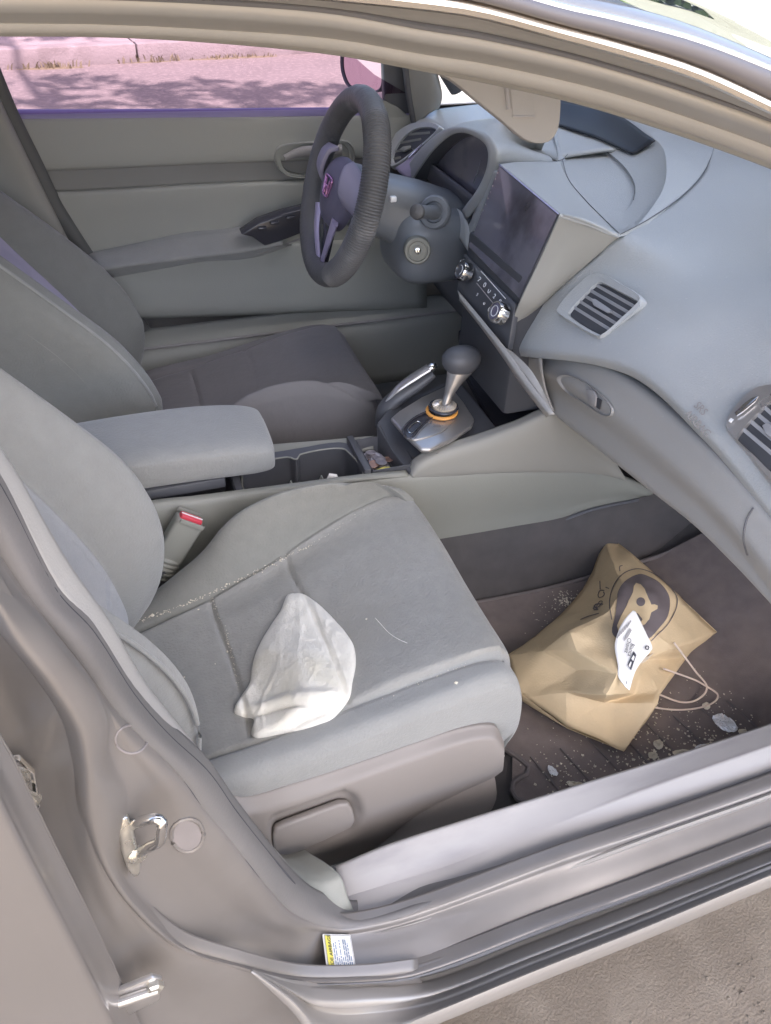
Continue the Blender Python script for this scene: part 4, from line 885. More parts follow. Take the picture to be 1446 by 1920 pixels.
# ================================================================== dashboard
db = empty('dashboard', (0, 0, 0), car)
Lc = [A(1.24, .24, .955), Z(1342, 270, .966), Z(1321, 323, .966), Z(1278, 371, .965), Z(1210, 418, .963), Z(1163, 444, .960), X(1110, 488, .690), X(1060, 531, .660), X(990, 598, .622), X(961, 648, .602), X(958, 664, .605)]
Mc = [A(1.24, .0, .958), A(1.10, -.06, .970), A(1.0, -.14, .970), A(.92, -.20, .968), A(.83, -.25, .957), A(.775, -.28, .944), A(.73, -.29, .925), A(.70, -.30, .905), A(.665, -.31, .880), X(1178, 684, .640), X(1176, 700, .648)]
M2 = [A(1.20, -.35, .957), A(1.08, -.40, .968), A(.99, -.45, .968), A(.90, -.48, .964), A(.82, -.49, .952), A(.77, -.50, .938), A(.735, -.505, .918), A(.70, -.51, .898), A(.668, -.515, .878), X(1330, 812, .644), X(1326, 828, .652)]
Rc = [A(1.12, -.66, .95), A(1.0, -.68, .958), A(.92, -.69, .956), A(.85, -.70, .948), A(.80, -.70, .935), A(.76, -.70, .918), A(.73, -.70, .900), A(.70, -.70, .882), A(.675, -.70, .862), X(1475, 985, .655), X(1470, 1002, .662)]
pdash = surf('passenger_dash', [Lc, Mc, M2, Rc], M['dash'], db, 90, 60, .004, 80)
surf('dash_end', [[p+A(0, 0, 0) for p in Rc], [p+A(0, -.02, -.02) for p in Rc], [p+A(.06, -.02, -.10) for p in Rc]], M['dashlow'], db, 20, 10, .003)
# glovebox
gt = [X(u, v, .655) for u, v in ((1013, 669), (1060, 665), (1120, 680), (1190, 722), (1265, 783), (1345, 855), (1408, 928), (1446, 975), (1520, 1060))]
gm = [X(u, v, .640) for u, v in ((1018, 700), (1050, 712), (1110, 745), (1180, 800), (1255, 865), (1330, 935), (1390, 1000), (1430, 1050), (1500, 1140))]
gm2 = [X(u, v, .655) for u, v in ((1024, 725), (1050, 738), (1115, 785), (1180, 838), (1250, 895), (1320, 955), (1380, 1020), (1420, 1070), (1490, 1160))]
gb = [X(u, v, .660) for u, v in ((1032, 762), (1045, 778), (1100, 822), (1160, 870), (1230, 925), (1300, 980), (1372, 1050), (1446, 1128), (1520, 1210))]
gt, gm, gm2, gb = [ext(q, .05) for q in (gt, gm, gm2, gb)]
glv = surf('glovebox', [[p+A(.03, 0, -.004) for p in gt], gt, [p*.5+q*.5+A(-.003, 0, 0) for p, q in zip(gt, gm)], gm, gm2, gb, [p+A(.03, 0, -.006) for p in gb]], M['dashlow'], db, 80, 40, .004, 60)
tube('glovebox_seam', [p+A(-.002, 0, .001) for p in [gt[0], gm[0], gm2[0], gb[0]]], .0016, M['sill'], db, 20, 6)
surf('dash_underside', [[p+A(.006, 0, .010) for p in gt], [p+A(.012, 0, .0) for p in gt]], M['rubber'], db, 40, 3, .002)
# piece between centre stack and glovebox
surf('stack_side_trim', [[X(u, v, .625) for u, v in ((958, 660), (985, 668), (1015, 668))], [X(u, v, .63) for u, v in ((980, 695), (1000, 700), (1018, 702))], [X(u, v, .64) for u, v in ((1005, 735), (1018, 740), (1026, 738))], [X(u, v, .65) for u, v in ((1030, 772), (1034, 772), (1038, 770))]], M['dashlow'], db, 12, 20, .003)
bg_ = bvh(glv)
def on(bv, pts, off): return [hit(bv, u, v, off) for u, v in pts]
gh = empty('glovebox_handle', (0, 0, 0), car)
hp = [(1048, 712), (1056, 704), (1075, 706), (1110, 724), (1138, 748), (1151, 768), (1148, 779), (1132, 778), (1100, 757), (1062, 732)]
H0 = on(bg_, hp, .001); hcn = sum(H0)/len(H0)
ringsurf('handle_recess', [[p*1.03-hcn*.03 for p in H0], [p+A(-.0035, 0, .001) for p in H0], [p*.95+hcn*.05+A(-.002, 0, 0) for p in H0], [p*.9+hcn*.1+A(.004, 0, 0) for p in H0]], M['dashlow'], gh, 50, 0, True)
prism('latch', on(bg_, ((1104, 730), (1118, 734), (1124, 745), (1122, 760), (1110, 754)), .006), (.004, 0, .0), M['sill'], gh, .001)
prism('latch_gap', on(bg_, ((1122, 745), (1131, 750), (1128, 766), (1120, 760)), .004), (.002, 0, .0), M['void'], gh, 0)
# arc seam of the end piece
tube('end_seam', on(bg_, ((1413, 952), (1402, 972), (1396, 998), (1397, 1020), (1402, 1040)), .0008), .0013, M['rubber'], db, 20, 6)
# airbag lettering moulded on the dash
bd_ = bvh(pdash)
p_, n_ = hitn(bd_, 1300, 765)
tx = hit(bd_, 1326, 792)-hit(bd_, 1300, 765); ty = hit(bd_, 1312, 755)-hit(bd_, 1300, 775)
text('airbag_text', 'SRS', p_+n_*.0026+ty*.1, tx, ty, .014, M['sill'], db, .0002)
text('airbag_text', 'AIRBAG', p_+n_*.0030-ty*.95-tx*.2, tx, ty, .014, M['sill'], db, .0002)
# ---- vents
def vent(name, ctr, quad_px, out_px, slats, knob, par, mt, slat_m, twist=None):
    p, n = ctr; V = empty(name, (0, 0, 0), par)
    O = [PL(u, v, p, n, .001) for u, v in out_px]; Q = [PL(u, v, p, n, .008) for u, v in quad_px]
    Qc = sum(Q)/len(Q); Oc = sum(O)/len(O)
    k_ = len(Q)
    ringsurf('vent_bezel', [[q-n*.006 for q in O], [q+n*.004 for q in O], [q*.96+Oc*.04+n*.009 for q in O], Q, [q*.97+Qc*.03-n*.006 for q in Q]], mt, V, 90, 0, False, 50)
    B_ = [q*.97+Qc*.03-n*.0045 for q in crs(Q, 60, 'idx', True)]
    mesh('vent_duct', B_, [tuple(range(60))], M['void'], V, False)
    for (a, b) in slats:
        s, e = PL(*a, p, n, .0035), PL(*b, p, n, .0035); d = (e-s); L = np.linalg.norm(d); d /= L; c = np.cross(n, d)
        tl = n*.55+c*.8; tl /= np.linalg.norm(tl); nn = np.cross(d, tl)
        box('slat', (s+e)/2, (L, .0075, .0013), slat_m, V, bev=.0004, seg=1, axes=(d, tl, nn))
    kc = [PL(u, v, p, n, .0065) for u, v in knob]
    prism('vent_tab', kc, tuple(n*.004), slat_m, V, .0012)
    return V
vslat = mat('vent_slat', (.34, .34, .35), .35, 0, .03, 8)
ctr = hitn(bd_, 1128, 577)
V1 = vent('air_vent', ctr, [(1066, 585), (1090, 558), (1118, 531), (1128, 529), (1160, 545), (1198, 566), (1200, 573), (1168, 602), (1134, 628), (1126, 628), (1095, 612), (1067, 592)],
     [(1048, 584), (1075, 550), (1108, 521), (1132, 516), (1170, 536), (1206, 558), (1208, 568), (1176, 600), (1134, 636), (1120, 635), (1085, 615), (1050, 592)],
     [((1118, 536), (1190, 577)), ((1107, 546), (1179, 588)), ((1096, 556), (1168, 599)), ((1086, 566), (1156, 609)), ((1075, 577), (1144, 620))],
     [(1110, 562), (1118, 562), (1145, 580), (1150, 588), (1140, 588), (1115, 574)], car, M['dash'], vslat)
V1['label'] = 'centre air vent with five slats on the passenger dash'
ctr2 = hitn(bd_, 1425, 815)
sh = lambda L: L
V2 = vent('air_vent', ctr2, [(1380, 822), (1400, 795), (1425, 770), (1446, 752), (1480, 760), (1530, 800), (1540, 830), (1510, 880), (1480, 905), (1446, 885), (1410, 850), (1385, 832)],
     [(1362, 800), (1372, 778), (1395, 750), (1425, 729), (1470, 728), (1540, 770), (1570, 820), (1540, 900), (1490, 945), (1446, 908), (1400, 850), (1366, 812)],
     [((1391, 805), (1495, 893)), ((1405, 790), (1510, 878)), ((1418, 777), (1520, 864)), ((1432, 765), (1530, 850)), ((1446, 757), (1535, 830))],
     [(1430, 800), (1440, 795), (1475, 822), (1480, 835), (1468, 840), (1436, 815)], car, M['silver'], vslat)
V2['label'] = 'right air vent at the passenger end of the dash'
pv, nv_ = ctr2
prism('vent_wheel', [PL(u, v, pv, nv_, .012) for u, v in ((1378, 776), (1390, 763), (1412, 747), (1424, 744), (1418, 754), (1394, 774), (1382, 782))], tuple(nv_*.003), M['chrome'], V2, .0008)
prism('vent_mark', [PL(u, v, pv, nv_, .012) for u, v in ((1366, 790), (1371, 784), (1376, 787), (1371, 793))], tuple(nv_*.001), M['whiteprint'], V2, 0)
# ---- centre dash with tray and digital meter
zz = lambda pts, z: [Z(u, v, z) for u, v in pts]
def zr(L): return [Z(u, v, z) for u, v, z in L]
tF = zr(((1058, 300, .953), (1063, 265, .953), (1112, 276, .953), (1160, 308, .953), (1188, 348, .953), (1187, 380, .953), (1163, 402, .953), (1120, 386, .953), (1080, 345, .953)))
tF2 = [p+A(0, 0, .004) for p in tF]
tW = zr(((1049, 300, .960), (1050, 238, .965), (1120, 262, .966), (1190, 292, .966), (1222, 330, .967), (1216, 376, .966), (1167, 427, .963), (1109, 399, .960), (1067, 345, .960)))
tR = zr(((1047, 300, .963), (1045, 188, .991), (1140, 206, .992), (1234, 266, .991), (1250, 315, .984), (1234, 372, .975), (1165, 438, .965), (1107, 402, .962), (1063, 345, .962)))
tO = zr(((1044, 300, .964), (1060, 158, .970), (1180, 172, .970), (1340, 268, .967), (1323, 322, .966), (1278, 371, .966), (1163, 444, .963), (1105, 405, .962), (1060, 345, .962)))
tc_ = sum(tF)/9
ringsurf('centre_dash', [tO, [p*.5+q*.5+A(0, 0, .003) for p, q in zip(tO, tR)], tR, [p*.9+q*.1+A(0, 0, -.002) for p, q in zip(tR, tW)], tW, [p*.5+q*.5 for p, q in zip(tW, tF2)], tF2, tF, [p*.93+tc_*.07+A(0, 0, -.001) for p in tF], [p*.3+tc_*.7+A(0, 0, -.001) for p in tF]], M['dash'], db, 160, 0, True, 50)
surf('upper_dash', [zz(((930, 205), (1000, 182), (1066, 156)), .966), zz(((950, 240), (1000, 232), (1049, 225)), .965), zz(((985, 292), (1015, 290), (1047, 302)), .963)], M['dash'], db, 20, 12, .003)
tube('tray_line', [p+A(0, 0, .0008) for p in tF2[1:6]], .0006, M['rubber'], db, 40, 6)
mt_ = zz(((1048, 236), (1120, 260), (1188, 290)), .967); mt2 = zz(((1048, 188), (1140, 206), (1231, 264)), .993)
mm = [(p+q)/2+A(-.004, 0, -.004) for p, q in zip(mt_, mt2)]
surf('digital_meter', [[p+A(-.004, -.002, .002) for p in mt_], [p+A(-.005, -.001, 0) for p in mm], [p+A(-.004, -.002, .001) for p in mt2]], M['meter'], db, 24, 10, .002)
tube('dash_seam', [p+A(0, 0, .003) for p in zz(((1163, 443), (1210, 418), (1278, 371), (1321, 323), (1341, 272)), .966)], .0008, M['rubber'], db, 40, 6)
tube('dash_seam', [p+A(0, 0, .003) for p in zz(((1054, 302), (1066, 340), (1095, 376), (1130, 412), (1161, 442)), .962)], .0008, M['rubber'], db, 30, 6)
tube('dash_seam', [p+A(0, 0, .003) for p in zz(((990, 320), (1012, 310), (1052, 303), (1064, 292)), .962)], .0008, M['rubber'], db, 20, 6)
# ---- driver side dash top
surf('driver_dash_top', [[A(x, y, z) for x, z in ((.80, .900), (.80, .925), (.81, .945), (.84, .955), (.98, .963), (1.25, .955))] for y in (.28, .42)]+[[A(x, y, z) for x, z in ((.705, .900), (.700, .930), (.72, .952), (.78, .962), (.95, .967), (1.22, .955))] for y in (.54, .60)]+[[A(x, y, z) for x, z in ((.685, .885), (.680, .917), (.70, .942), (.76, .955), (.95, .962), (1.18, .955))] for y in (.70,)], M['dash'], db, 50, 24, .004, 60)
surf('dash_mid_top', [[A(x, y, z) for x, z in ((.84, .945), (.95, .947), (1.1, .947), (1.25, .945))] for y in (.0, .25, .50)], M['dash'], db, 30, 12, .004)
surf('knee_panel', [[A(.66, y, .90), A(.69, y, .78), A(.72, y, .62), A(.80, y, .50)] for y in (.08, .3, .5, .70)], M['knee'], db, 24, 20, .004)
box('dash_core', (.86, .02, .80), (.30, 1.28, .16), M['void'], db, bev=.01)
box('heater_box', (.97, .02, .62), (.36, .20, .30), M['void'], db, bev=.01)
# left vent and lilac fascia
pl0 = X(780, 272, .668); pln = A(-.80, -.10, .55); pln /= np.linalg.norm(pln)
V3 = vent('air_vent', (pl0, pln), [(738, 285), (752, 262), (775, 243), (800, 238), (818, 243), (806, 256), (778, 280), (742, 306), (736, 300)],
     [(728, 290), (742, 258), (770, 237), (802, 231), (830, 240), (818, 258), (785, 286), (742, 316), (728, 306)],
     [((745, 270), (790, 262)), ((738, 286), (770, 280)), ((760, 254), (806, 250)), ((736, 300), (752, 296))], [(750, 282), (758, 276), (772, 274), (770, 280), (758, 286)], car, M['dash'], M['trim'])
V3['label'] = 'left air vent beside the steering wheel'
fas = mat('lilac_fascia', (.36, .31, .42), .4, .1, .05, 8)
surf('fascia', [[PL(u, v, pl0, pln, .0075) for u, v in ((742, 316), (785, 286), (830, 246))], [PL(u, v, pl0, pln, .011) for u, v in ((752, 326), (795, 296), (840, 256))], [PL(u, v, pl0, pln, .002) for u, v in ((768, 336), (802, 306), (842, 266))]], fas, db, 20, 8, .004)
tube('vent_dial', [PL(u, v, pl0, pln, .014) for u, v in ((766, 296), (778, 284), (792, 270))], .0022, M['chrome'], V3, 12, 6, [.4, 1, .4])
# instrument binnacle
O_ = Xs(.640, (772, 338), (788, 312), (810, 282), (838, 256), (862, 247), (890, 254), (912, 271), (917, 292), (912, 322), (896, 356), (868, 394))
R_ = Xs(.644, (756, 338), (770, 305), (800, 270), (832, 245), (862, 237), (895, 243), (922, 260), (934, 288), (928, 325), (910, 365), (876, 410))
oc = sum(O_)/len(O_)
I_ = [p*.95+oc*.05+A(.03, 0, -.004) for p in O_]
Bk = [p+A(.13, -.01+.004*i, .004) for i, p in enumerate(R_)]
Bk[6:] = zz(((1000, 285), (1042, 300), (1020, 318), (985, 322), (950, 312)), .955)
Bk2 = [p+A(.02, .0, -.014) for p in Bk]
surf('instrument_cavity', [I_, [p*.98+oc*.02+A(.012, 0, -.002) for p in O_], [p+A(.001, 0, 0) for p in O_]], M['dark'], db, 60, 12, .002)
surf('instrument_hood', [[p+A(.004, 0, 0) for p in O_], O_, [p*.5+q*.5+A(-.003, 0, .002) for p, q in zip(O_, R_)], R_, [p*.8+q*.2+A(0, 0, .006) for p, q in zip(R_, Bk)], [p*.4+q*.6+A(0, 0, .006) for p, q in zip(R_, Bk)], Bk, Bk2], M['dash'], db, 70, 70, .003, 60)
mesh('instrument_lens', crs(I_, 40, 'idx'), [tuple(range(40))], M['screen'], db, False)
tube('lens_trim', Xs(.655, (902, 300), (896, 322), (888, 344)), .0011, M['chrome'], db, 6, 6)  # chrome sliver standing in for a reflection on the lens
surf('hood_shelf', [Xs(.645, (772, 340), (830, 372), (870, 400)), Xs(.64, (785, 350), (835, 385), (880, 430)), Xs(.635, (800, 380), (845, 420), (878, 470))], M['dash'], db, 12, 10, .004)
surf('stack_left_trim', [Xs(.646, (918, 325), (905, 365), (885, 412), (868, 450)), Xs(.640, (936, 318), (918, 360), (898, 410), (878, 462)), Xs(.64, (934, 320), (914, 366), (896, 412), (880, 462))], M['dash'], db, 24, 10, .004)
# ---- centre display in its housing
TL, TR, BR, BL = X(937, 309, .631), X(1049, 402, .631), X(975, 562, .585), X(878, 463, .588)
dn = np.cross(TR-TL, BL-TL); dn /= np.linalg.norm(dn); dn = dn if dn[0] < 0 else -dn
disp = empty('centre_display', (0, 0, 0), car)
prism('display_body', [TL, TR, BR, BL], tuple(-dn*.012), M['dark'], disp, .0015)
def dq(a, b, off=0.): return TL*(1-a)*(1-b)+TR*a*(1-b)+BR*a*b+BL*(1-a)*b+dn*off
mesh('display_glass', [dq(.012, .015, .0012), dq(.988, .015, .0012), dq(.988, .985, .0012), dq(.012, .985, .0012)], [(0, 1, 2, 3)], M['screen'], disp, False)
tube('display_top_edge', [dq(0, 0, .0005), dq(1, 0, .0005)], .0014, M['chrome'], disp, 4, 6)
for i in range(7): box('display_icon', dq(.03, .08+.075*i, .0016), (.0022, .0022, .0003), M['chrome'], disp, bev=0, axes=((TR-TL)/np.linalg.norm(TR-TL), np.cross(dn, (TR-TL)/np.linalg.norm(TR-TL)), dn))
# housing: top plate and side plate
e1 = [TL+A(0, 0, .001), Z(985, 320, .963), Z(1052, 303, .963)]
h_t = [TL-dn*.001, TR-dn*.001]; s1 = Z(1161, 443, .962)
surf('display_housing', [[TL, TL*.66+TR*.34, TL*.34+TR*.66, TR], [Z(975, 305, .985), Z(1030, 335, .983), Z(1070, 370, .982), X(1090, 412, .655)], [Z(1052, 304, .964), Z(1068, 342, .963), Z(1110, 392, .963), s1]], M['dash'], db, 40, 24, .003)
surf('display_side', [[TR, TR*.5+s1*.5+A(0, -.003, 0), s1], [TR*.5+BR*.5+A(.002, 0, 0), X(1055, 480, .640), X(1110, 487, .688)], [BR+A(.001, 0, 0), X(1012, 562, .615), X(1060, 531, .660)], [X(962, 600, .585), X(975, 603, .60), X(992, 597, .622)], [X(950, 640, .585), X(955, 648, .595), X(962, 648, .602)]], M['beige'], db, 30, 40, .003)
tube('housing_edge', [TR+A(0, 0, -.001), (TR+s1)/2+A(0, -.001, 0), s1], .0035, M['dash'], db, 12, 10)
# climate panel
c1, c2 = X(870, 474, .586), X(966, 568, .584)
c4, c3 = X(855, 545, .560), X(952, 655, .575)
cn = np.cross(c2-c1, c4-c1); cn /= np.linalg.norm(cn); cn = cn if cn[0] < 0 else -cn
cp = empty('climate_panel', (0, 0, 0), car)
prism('panel_face', [c1, c2, c3, c4], tuple(-cn*.012), M['dark'], cp, .003)
xd_, yd_ = (c2-c1)/np.linalg.norm(c2-c1), None
yd_ = np.cross(cn, xd_); yd_ = yd_ if yd_[2] > 0 else -yd_
def knob(u, v, r, icon):
    c = PL(u, v, c1, cn, .0); K = empty('climate_knob', (0, 0, 0), car)
    lathe('knob_body', c, cn, [(0, r*1.08), (.006, r*1.05), (.016, r), (.018, r*.95), (.018, r*.80), (.0165, r*.78)], M['chrome'], K, 40)
    lathe('knob_cap', c, cn, [(.0165, r*.79), (.0172, r*.7), (.0172, 0)], M['hub'] if icon else M['dark'], K, 40)
    ps_ = [c+cn*.0178+(xd_*math.cos(a)+yd_*math.sin(a))*r*.5 for a in (np.linspace(0, 2*math.pi, 20, endpoint=False) if icon else np.linspace(-.8, 2.0, 10))]
    tube('knob_mark', ps_, .0006, M['whiteprint'], K, 30, 5, closed=bool(icon))
    return K
knob(877, 512, .0170, 0)['label'] = 'upper left climate knob under the display'
knob(943, 589, .0175, 1)['label'] = 'lower right climate knob with a purple cap'
tube('side_ring', [PL(u, v, c1, cn, .004) for u, v in ((872, 484), (864, 490), (860, 505), (864, 518))], .0016, M['chrome'], cp, 14, 6)
tube('panel_line', [PL(u, v, c1, cn, .0012) for u, v in ((902, 508), (948, 560))], .0008, M['whiteprint'], cp, 3, 5)
tube('panel_line', [PL(u, v, c1, cn, .0012) for u, v in ((894, 531), (930, 575))], .0008, M['sill'], cp, 3, 5)
def icon(kind, u, v, s=.0042):
    c = PL(u, v, c1, cn, .0012); P = lambda a, b: c+xd_*a*s+yd_*b*s
    g = {'a': [(-1, .8), (0, 1), (.8, .6), (0, -.2), (-.4, -1)], 'b': [(-.6, -.6), (-.7, .4), (0, .9), (.7, .4), (.6, -.6), (0, -.9)], 'c': [(-.8, .6), (-.5, -.6), (.4, -.6), (.9, .8)],
         'd': [(-.7, .5), (.1, .9), (.7, .3), (.1, -.1), (.6, -.8), (-.5, -.7)], 'e': [(0, -1), (-.5, 0), (-.6, .7), (0, 1), (.6, .7), (.5, 0)]}[kind]
    tube('button_icon', [P(*q) for q in g], s*.17, M['whiteprint'], cp, 14, 5, closed=kind in 'be')
for kk, u, v in (('a', 899, 524), ('b', 909, 534), ('c', 917, 546), ('d', 927, 555), ('e', 937, 566), ('d', 895, 552), ('c', 908, 569), ('b', 918, 580)): icon(kk, u, v, .0040 if v not in (552, 569) else .0026)
surf('stack_edge_trim', [[X(u, v, .560) for u, v in ((858, 545), (905, 600), (950, 655), (990, 712), (1040, 776))], [X(u, v, .556) for u, v in ((862, 556), (905, 610), (945, 662), (982, 716), (1032, 778))], [X(u, v, .58) for u, v in ((862, 562), (905, 616), (942, 667), (978, 720), (1026, 782))]], M['dashlow'], db, 30, 10, .003)
surf('stack_lower', [[X(u, v, .575) for u, v in ((952, 655), (965, 664), (1000, 700), (1032, 765))], [X(u, v, .565) for u, v in ((944, 655), (955, 668), (990, 712), (1036, 774))]], M['dashlow'], db, 20, 6, .003)
box('stack_core', (.66, .02, .76), (.14, .22, .26), M['void'], db, bev=.01)
# ================================================================== sun visor of the passenger side
svp = A(.40, -.33, 1.20); svn = A(-.25, -.93, .25)
so = [(770, 60), (812, 128), (850, 152), (900, 193), (940, 225), (980, 258), (1005, 268), (1030, 265), (1044, 248), (1050, 225), (1051, 170), (1040, 100), (900, 40)]
vz = prism('sun_visor', [PL(u, v, svp, svn) for u, v in crs([A(a, b, 0) for a, b in so], 60, 'idx', True)[:, :2]], tuple(np.array(svn)/np.linalg.norm(svn)*-.018), M['visor'], car, .005, 3)
prism('visor_label', [PL(u, v, svp, svn, .0006) for u, v in ((955, 150), (998, 158), (1003, 218), (962, 215))], tuple(np.array(svn)*.0004), M['visor'], vz, 0)
tube('visor_ridge', [PL(u, v, svp, svn, .001) for u, v in ((948, 140), (954, 205))], .0022, M['sill'], vz, 6, 6)
tube('visor_ridge', [PL(u, v, svp, svn, .001) for u, v in ((962, 218), (1003, 219))], .0012, M['sill'], vz, 6, 6)
# rear bench and rear floor so that the cabin is closed behind the seats
surf('rear_bench', [[A(-.62, y, .40), A(-.64, y, .53), A(-.95, y, .50), A(-1.12, y, .58), A(-1.25, y, .95)] for y in (-.66, 0, .66)], M['fabric'], car, 24, 12, .02)
surf('headliner', [[A(x, y, 1.37-.05*abs(y)) for x in (-1.3, -.6, 0, .28)] for y in (-.5, 0, .55)], M['visor'], car, 16, 10, .006)
# outer body on the far side and the front fender, lower than the view lines
surf('far_body_side', [[A(x, .86, .93) for x in (-1.3, -.3, .5, 1.3, 2.2)], [A(x, .87, .7) for x in (-1.3, -.3, .5, 1.3, 2.2)], [A(x, .84, .25) for x in (-1.3, -.3, .5, 1.3, 2.2)]], M['paint'], car, 20, 8, .01)
surf('far_belt', [[A(x, .86, .93) for x in (-1.3, -.3, .5, 1.3)], [A(x, .74, .955) for x in (-1.3, -.3, .5, 1.3)]], M['paint'], car, 12, 4, .004)
surf('near_fender', [[A(x, -.76, .93-.02*i) for i, x in enumerate((1.2, 1.6, 2.2))], [A(x, -.86, .75) for x in (1.2, 1.6, 2.2)], [A(x, -.85, .26) for x in (1.2, 1.6, 2.2)]], M['paint'], car, 12, 10, .01)
surf('underbody', [[A(x, y, .19) for x in (-1.4, 0, 1.3, 2.2)] for y in (-.80, 0, .82)], M['rubber'], car, 8, 6, .02)
surf('firewall', [[A(1.28, y, z) for z in (.2, .6, .95)] for y in (-.75, 0, .75)], M['void'], car, 6, 6, .01)
# ================================================================== floor mat, a thing of its own
fm = empty('floor_mat', tuple(A(.7, -.35, .252))); FO = A(.7, -.35, .252)
tag(fm, 'dirty brown carpet floor mat with ridged rubber strip in the passenger footwell', 'floor mat')
mz = lambda x: .258 + (0 if x < .9 else (x-.9)*.55)
mo_px = [(930, 1300), (925, 1380), (975, 1424), (992, 1438), (988, 1452), (966, 1464), (960, 1482), (970, 1498), (990, 1506), (1040, 1499), (1100, 1480)]
mo3 = [Z(u, v, .258) for u, v in mo_px]+[A(.62, -.628, .258), A(.80, -.628, .258), A(.95, -.62, mz(.95)), A(1.06, -.60, mz(1.06)), A(1.08, -.40, mz(1.08)), A(1.08, -.22, mz(1.08)), A(.95, -.185, mz(.95)), A(.70, -.18, .258), A(.45, -.18, .258), A(.32, -.25, .258)]
mc3 = crs(mo3, 120, 'idx', True)
# carpet sheet: fill by shrinking rings towards a centre line
Gm = []
for k_ in range(16):
    t = k_/15
    Gm.append([(lambda q: A(q[0], q[1], mz(q[0])+.0015*noise.noise(Vector((q[0]*30, q[1]*30, 0)))))(p*(1-t)+A(.45+.45*(p[0]-.32)/.76, -.40, 0)*t) for p in mc3])
v, f = gridmesh(np.array(Gm), closeu=True)
cm = mesh('mat_carpet', [p-FO for p in v], f, M['mat'], fm, True, 60)
tube('mat_binding', [p-FO for p in mc3], .0045, M['matedge'], fm, 160, 8, closed=True)
# moulded grooves near the sill
for i in range(9):
    x0_ = .50+.055*i
    tube('mat_rib', [A(x0_, -.612, .2595)-FO, A(x0_-.018, -.53, .2595)-FO], .0019, M['matedge'], fm, 6, 6)
bm_ = bvh(cm)
def onmat(u, v, off=.001):
    return Z(u, v, .259+off)
# ================================================================== things lying in the car
# --- paper bag
V = {}
def bv_(n, u, v, z): V[n] = Z(u, v, z)
for a in (('A', 1133, 1011, .300), ('B', 1160, 1019, .305), ('C', 1184, 1037, .335), ('D', 1272, 1116, .345), ('E', 1345, 1185, .285), ('F', 1316, 1197, .275), ('G', 1289, 1231, .285), ('H', 1237, 1300, .330),
          ('I', 1233, 1320, .335), ('J', 1170, 1409, .275), ('K', 1062, 1364, .285), ('L', 987, 1309, .300), ('M', 970, 1296, .300), ('N', 952, 1228, .300), ('O', 1004, 1195, .285), ('P1', 1052, 1152, .280), ('P2', 1091, 1110, .285), ('P3', 1112, 1070, .285),
          ('Q', 1018, 1219, .345), ('R', 1066, 1186, .395), ('S', 1142, 1148, .400), ('T', 1168, 1100, .385), ('T2', 1150, 1060, .345), ('U', 1083, 1258, .350), ('U2', 1080, 1225, .385), ('V', 1138, 1303, .385), ('W', 1159, 1262, .400), ('W2', 1152, 1200, .400),
          ('X', 1215, 1180, .385), ('X2', 1262, 1215, .345), ('Y', 1205, 1240, .340), ('Z', 1133, 1316, .320), ('Z2', 1190, 1300, .325), ('K2', 1060, 1300, .335), ('D2', 1215, 1110, .385), ('J2', 1205, 1355, .310)): bv_(*a)
names = list(V); ix = {n: i for i, n in enumerate(names)}
FS = ['A B T2', 'B C T2', 'A T2 P3', 'P3 T2 T', 'P2 P3 T', 'P2 T S', 'P1 P2 S', 'P1 S R', 'O P1 R', 'O R Q', 'N O Q', 'N Q M', 'C D2 T2', 'T2 D2 T', 'C D D2', 'T D2 X', 'S T X', 'S X W2', 'D2 D X', 'D E X2', 'D X2 X', 'E F G', 'E G X2',
      'R S W2', 'R W2 U2', 'W2 W U2', 'U2 W U', 'U W V', 'Q R U2', 'Q U2 U', 'M Q U', 'M U L', 'L U K2', 'U V K2', 'K2 V Z', 'L K2 K', 'K2 Z K', 'K Z J', 'Z J2 J', 'Z I J2', 'Z H I', 'Z Z2 H', 'V Z2 Z', 'W Z2 V', 'W2 Y W', 'W Y Z2', 'W2 X Y', 'X X2 Y', 'Y X2 G', 'Y G H', 'Y H Z2', 'I J J2']
tris = [tuple(ix[q] for q in s.split()) for s in FS]
me = bpy.data.meshes.new('bag_front'); me.from_pydata([tuple(V[n]) for n in names], [], tris)
bm = bmesh.new(); bm.from_mesh(me)
bmesh.ops.recalc_face_normals(bm, faces=bm.faces)
bmesh.ops.subdivide_edges(bm, edges=bm.edges, cuts=7, use_grid_fill=True)
for _ in range(2): bmesh.ops.smooth_vert(bm, verts=[q for q in bm.verts if not q.is_boundary], factor=.4, use_axis_x=True, use_axis_y=True, use_axis_z=True)
for q in bm.verts:
    p = q.co; q.co.z += .0055*(abs(noise.noise(p*11+Vector((3, 1, 0))))-.15)*2+.0016*(abs(noise.noise(p*30))-.2)*2+.0006*(abs(noise.noise(p*75))-.2)*2
bm.to_mesh(me); bm.free()
bag = empty('paper_bag', tuple(Z(1130, 1220, .262))); tag(bag, 'crumpled brown paper bag with a dark printed emblem lying on the floor mat', 'paper bag')
bo = Vector(Z(1130, 1220, .262))
me.transform(Matrix.Translation(-bo))
bf = link('bag_front', me, M['paper'], bag, True, 16)
sld = bf.modifiers.new('s', 'SOLIDIFY'); sld.thickness = .0006; sld.offset = -1
bag_bvh = None
bpy.context.view_layer.update()
def bag_hit(u, v, off=.0012):
    d = Vector(ray(u, v)).normalized(); p, n, i, t = BB.ray_cast(Vector(CAM)-bo, d)
    if p is None: return None
    if n.dot(d) > 0: n = -n
    return np.array(p+n*off)
dg = bpy.context.evaluated_depsgraph_get(); BB = BVHTree.FromObject(bf, dg)
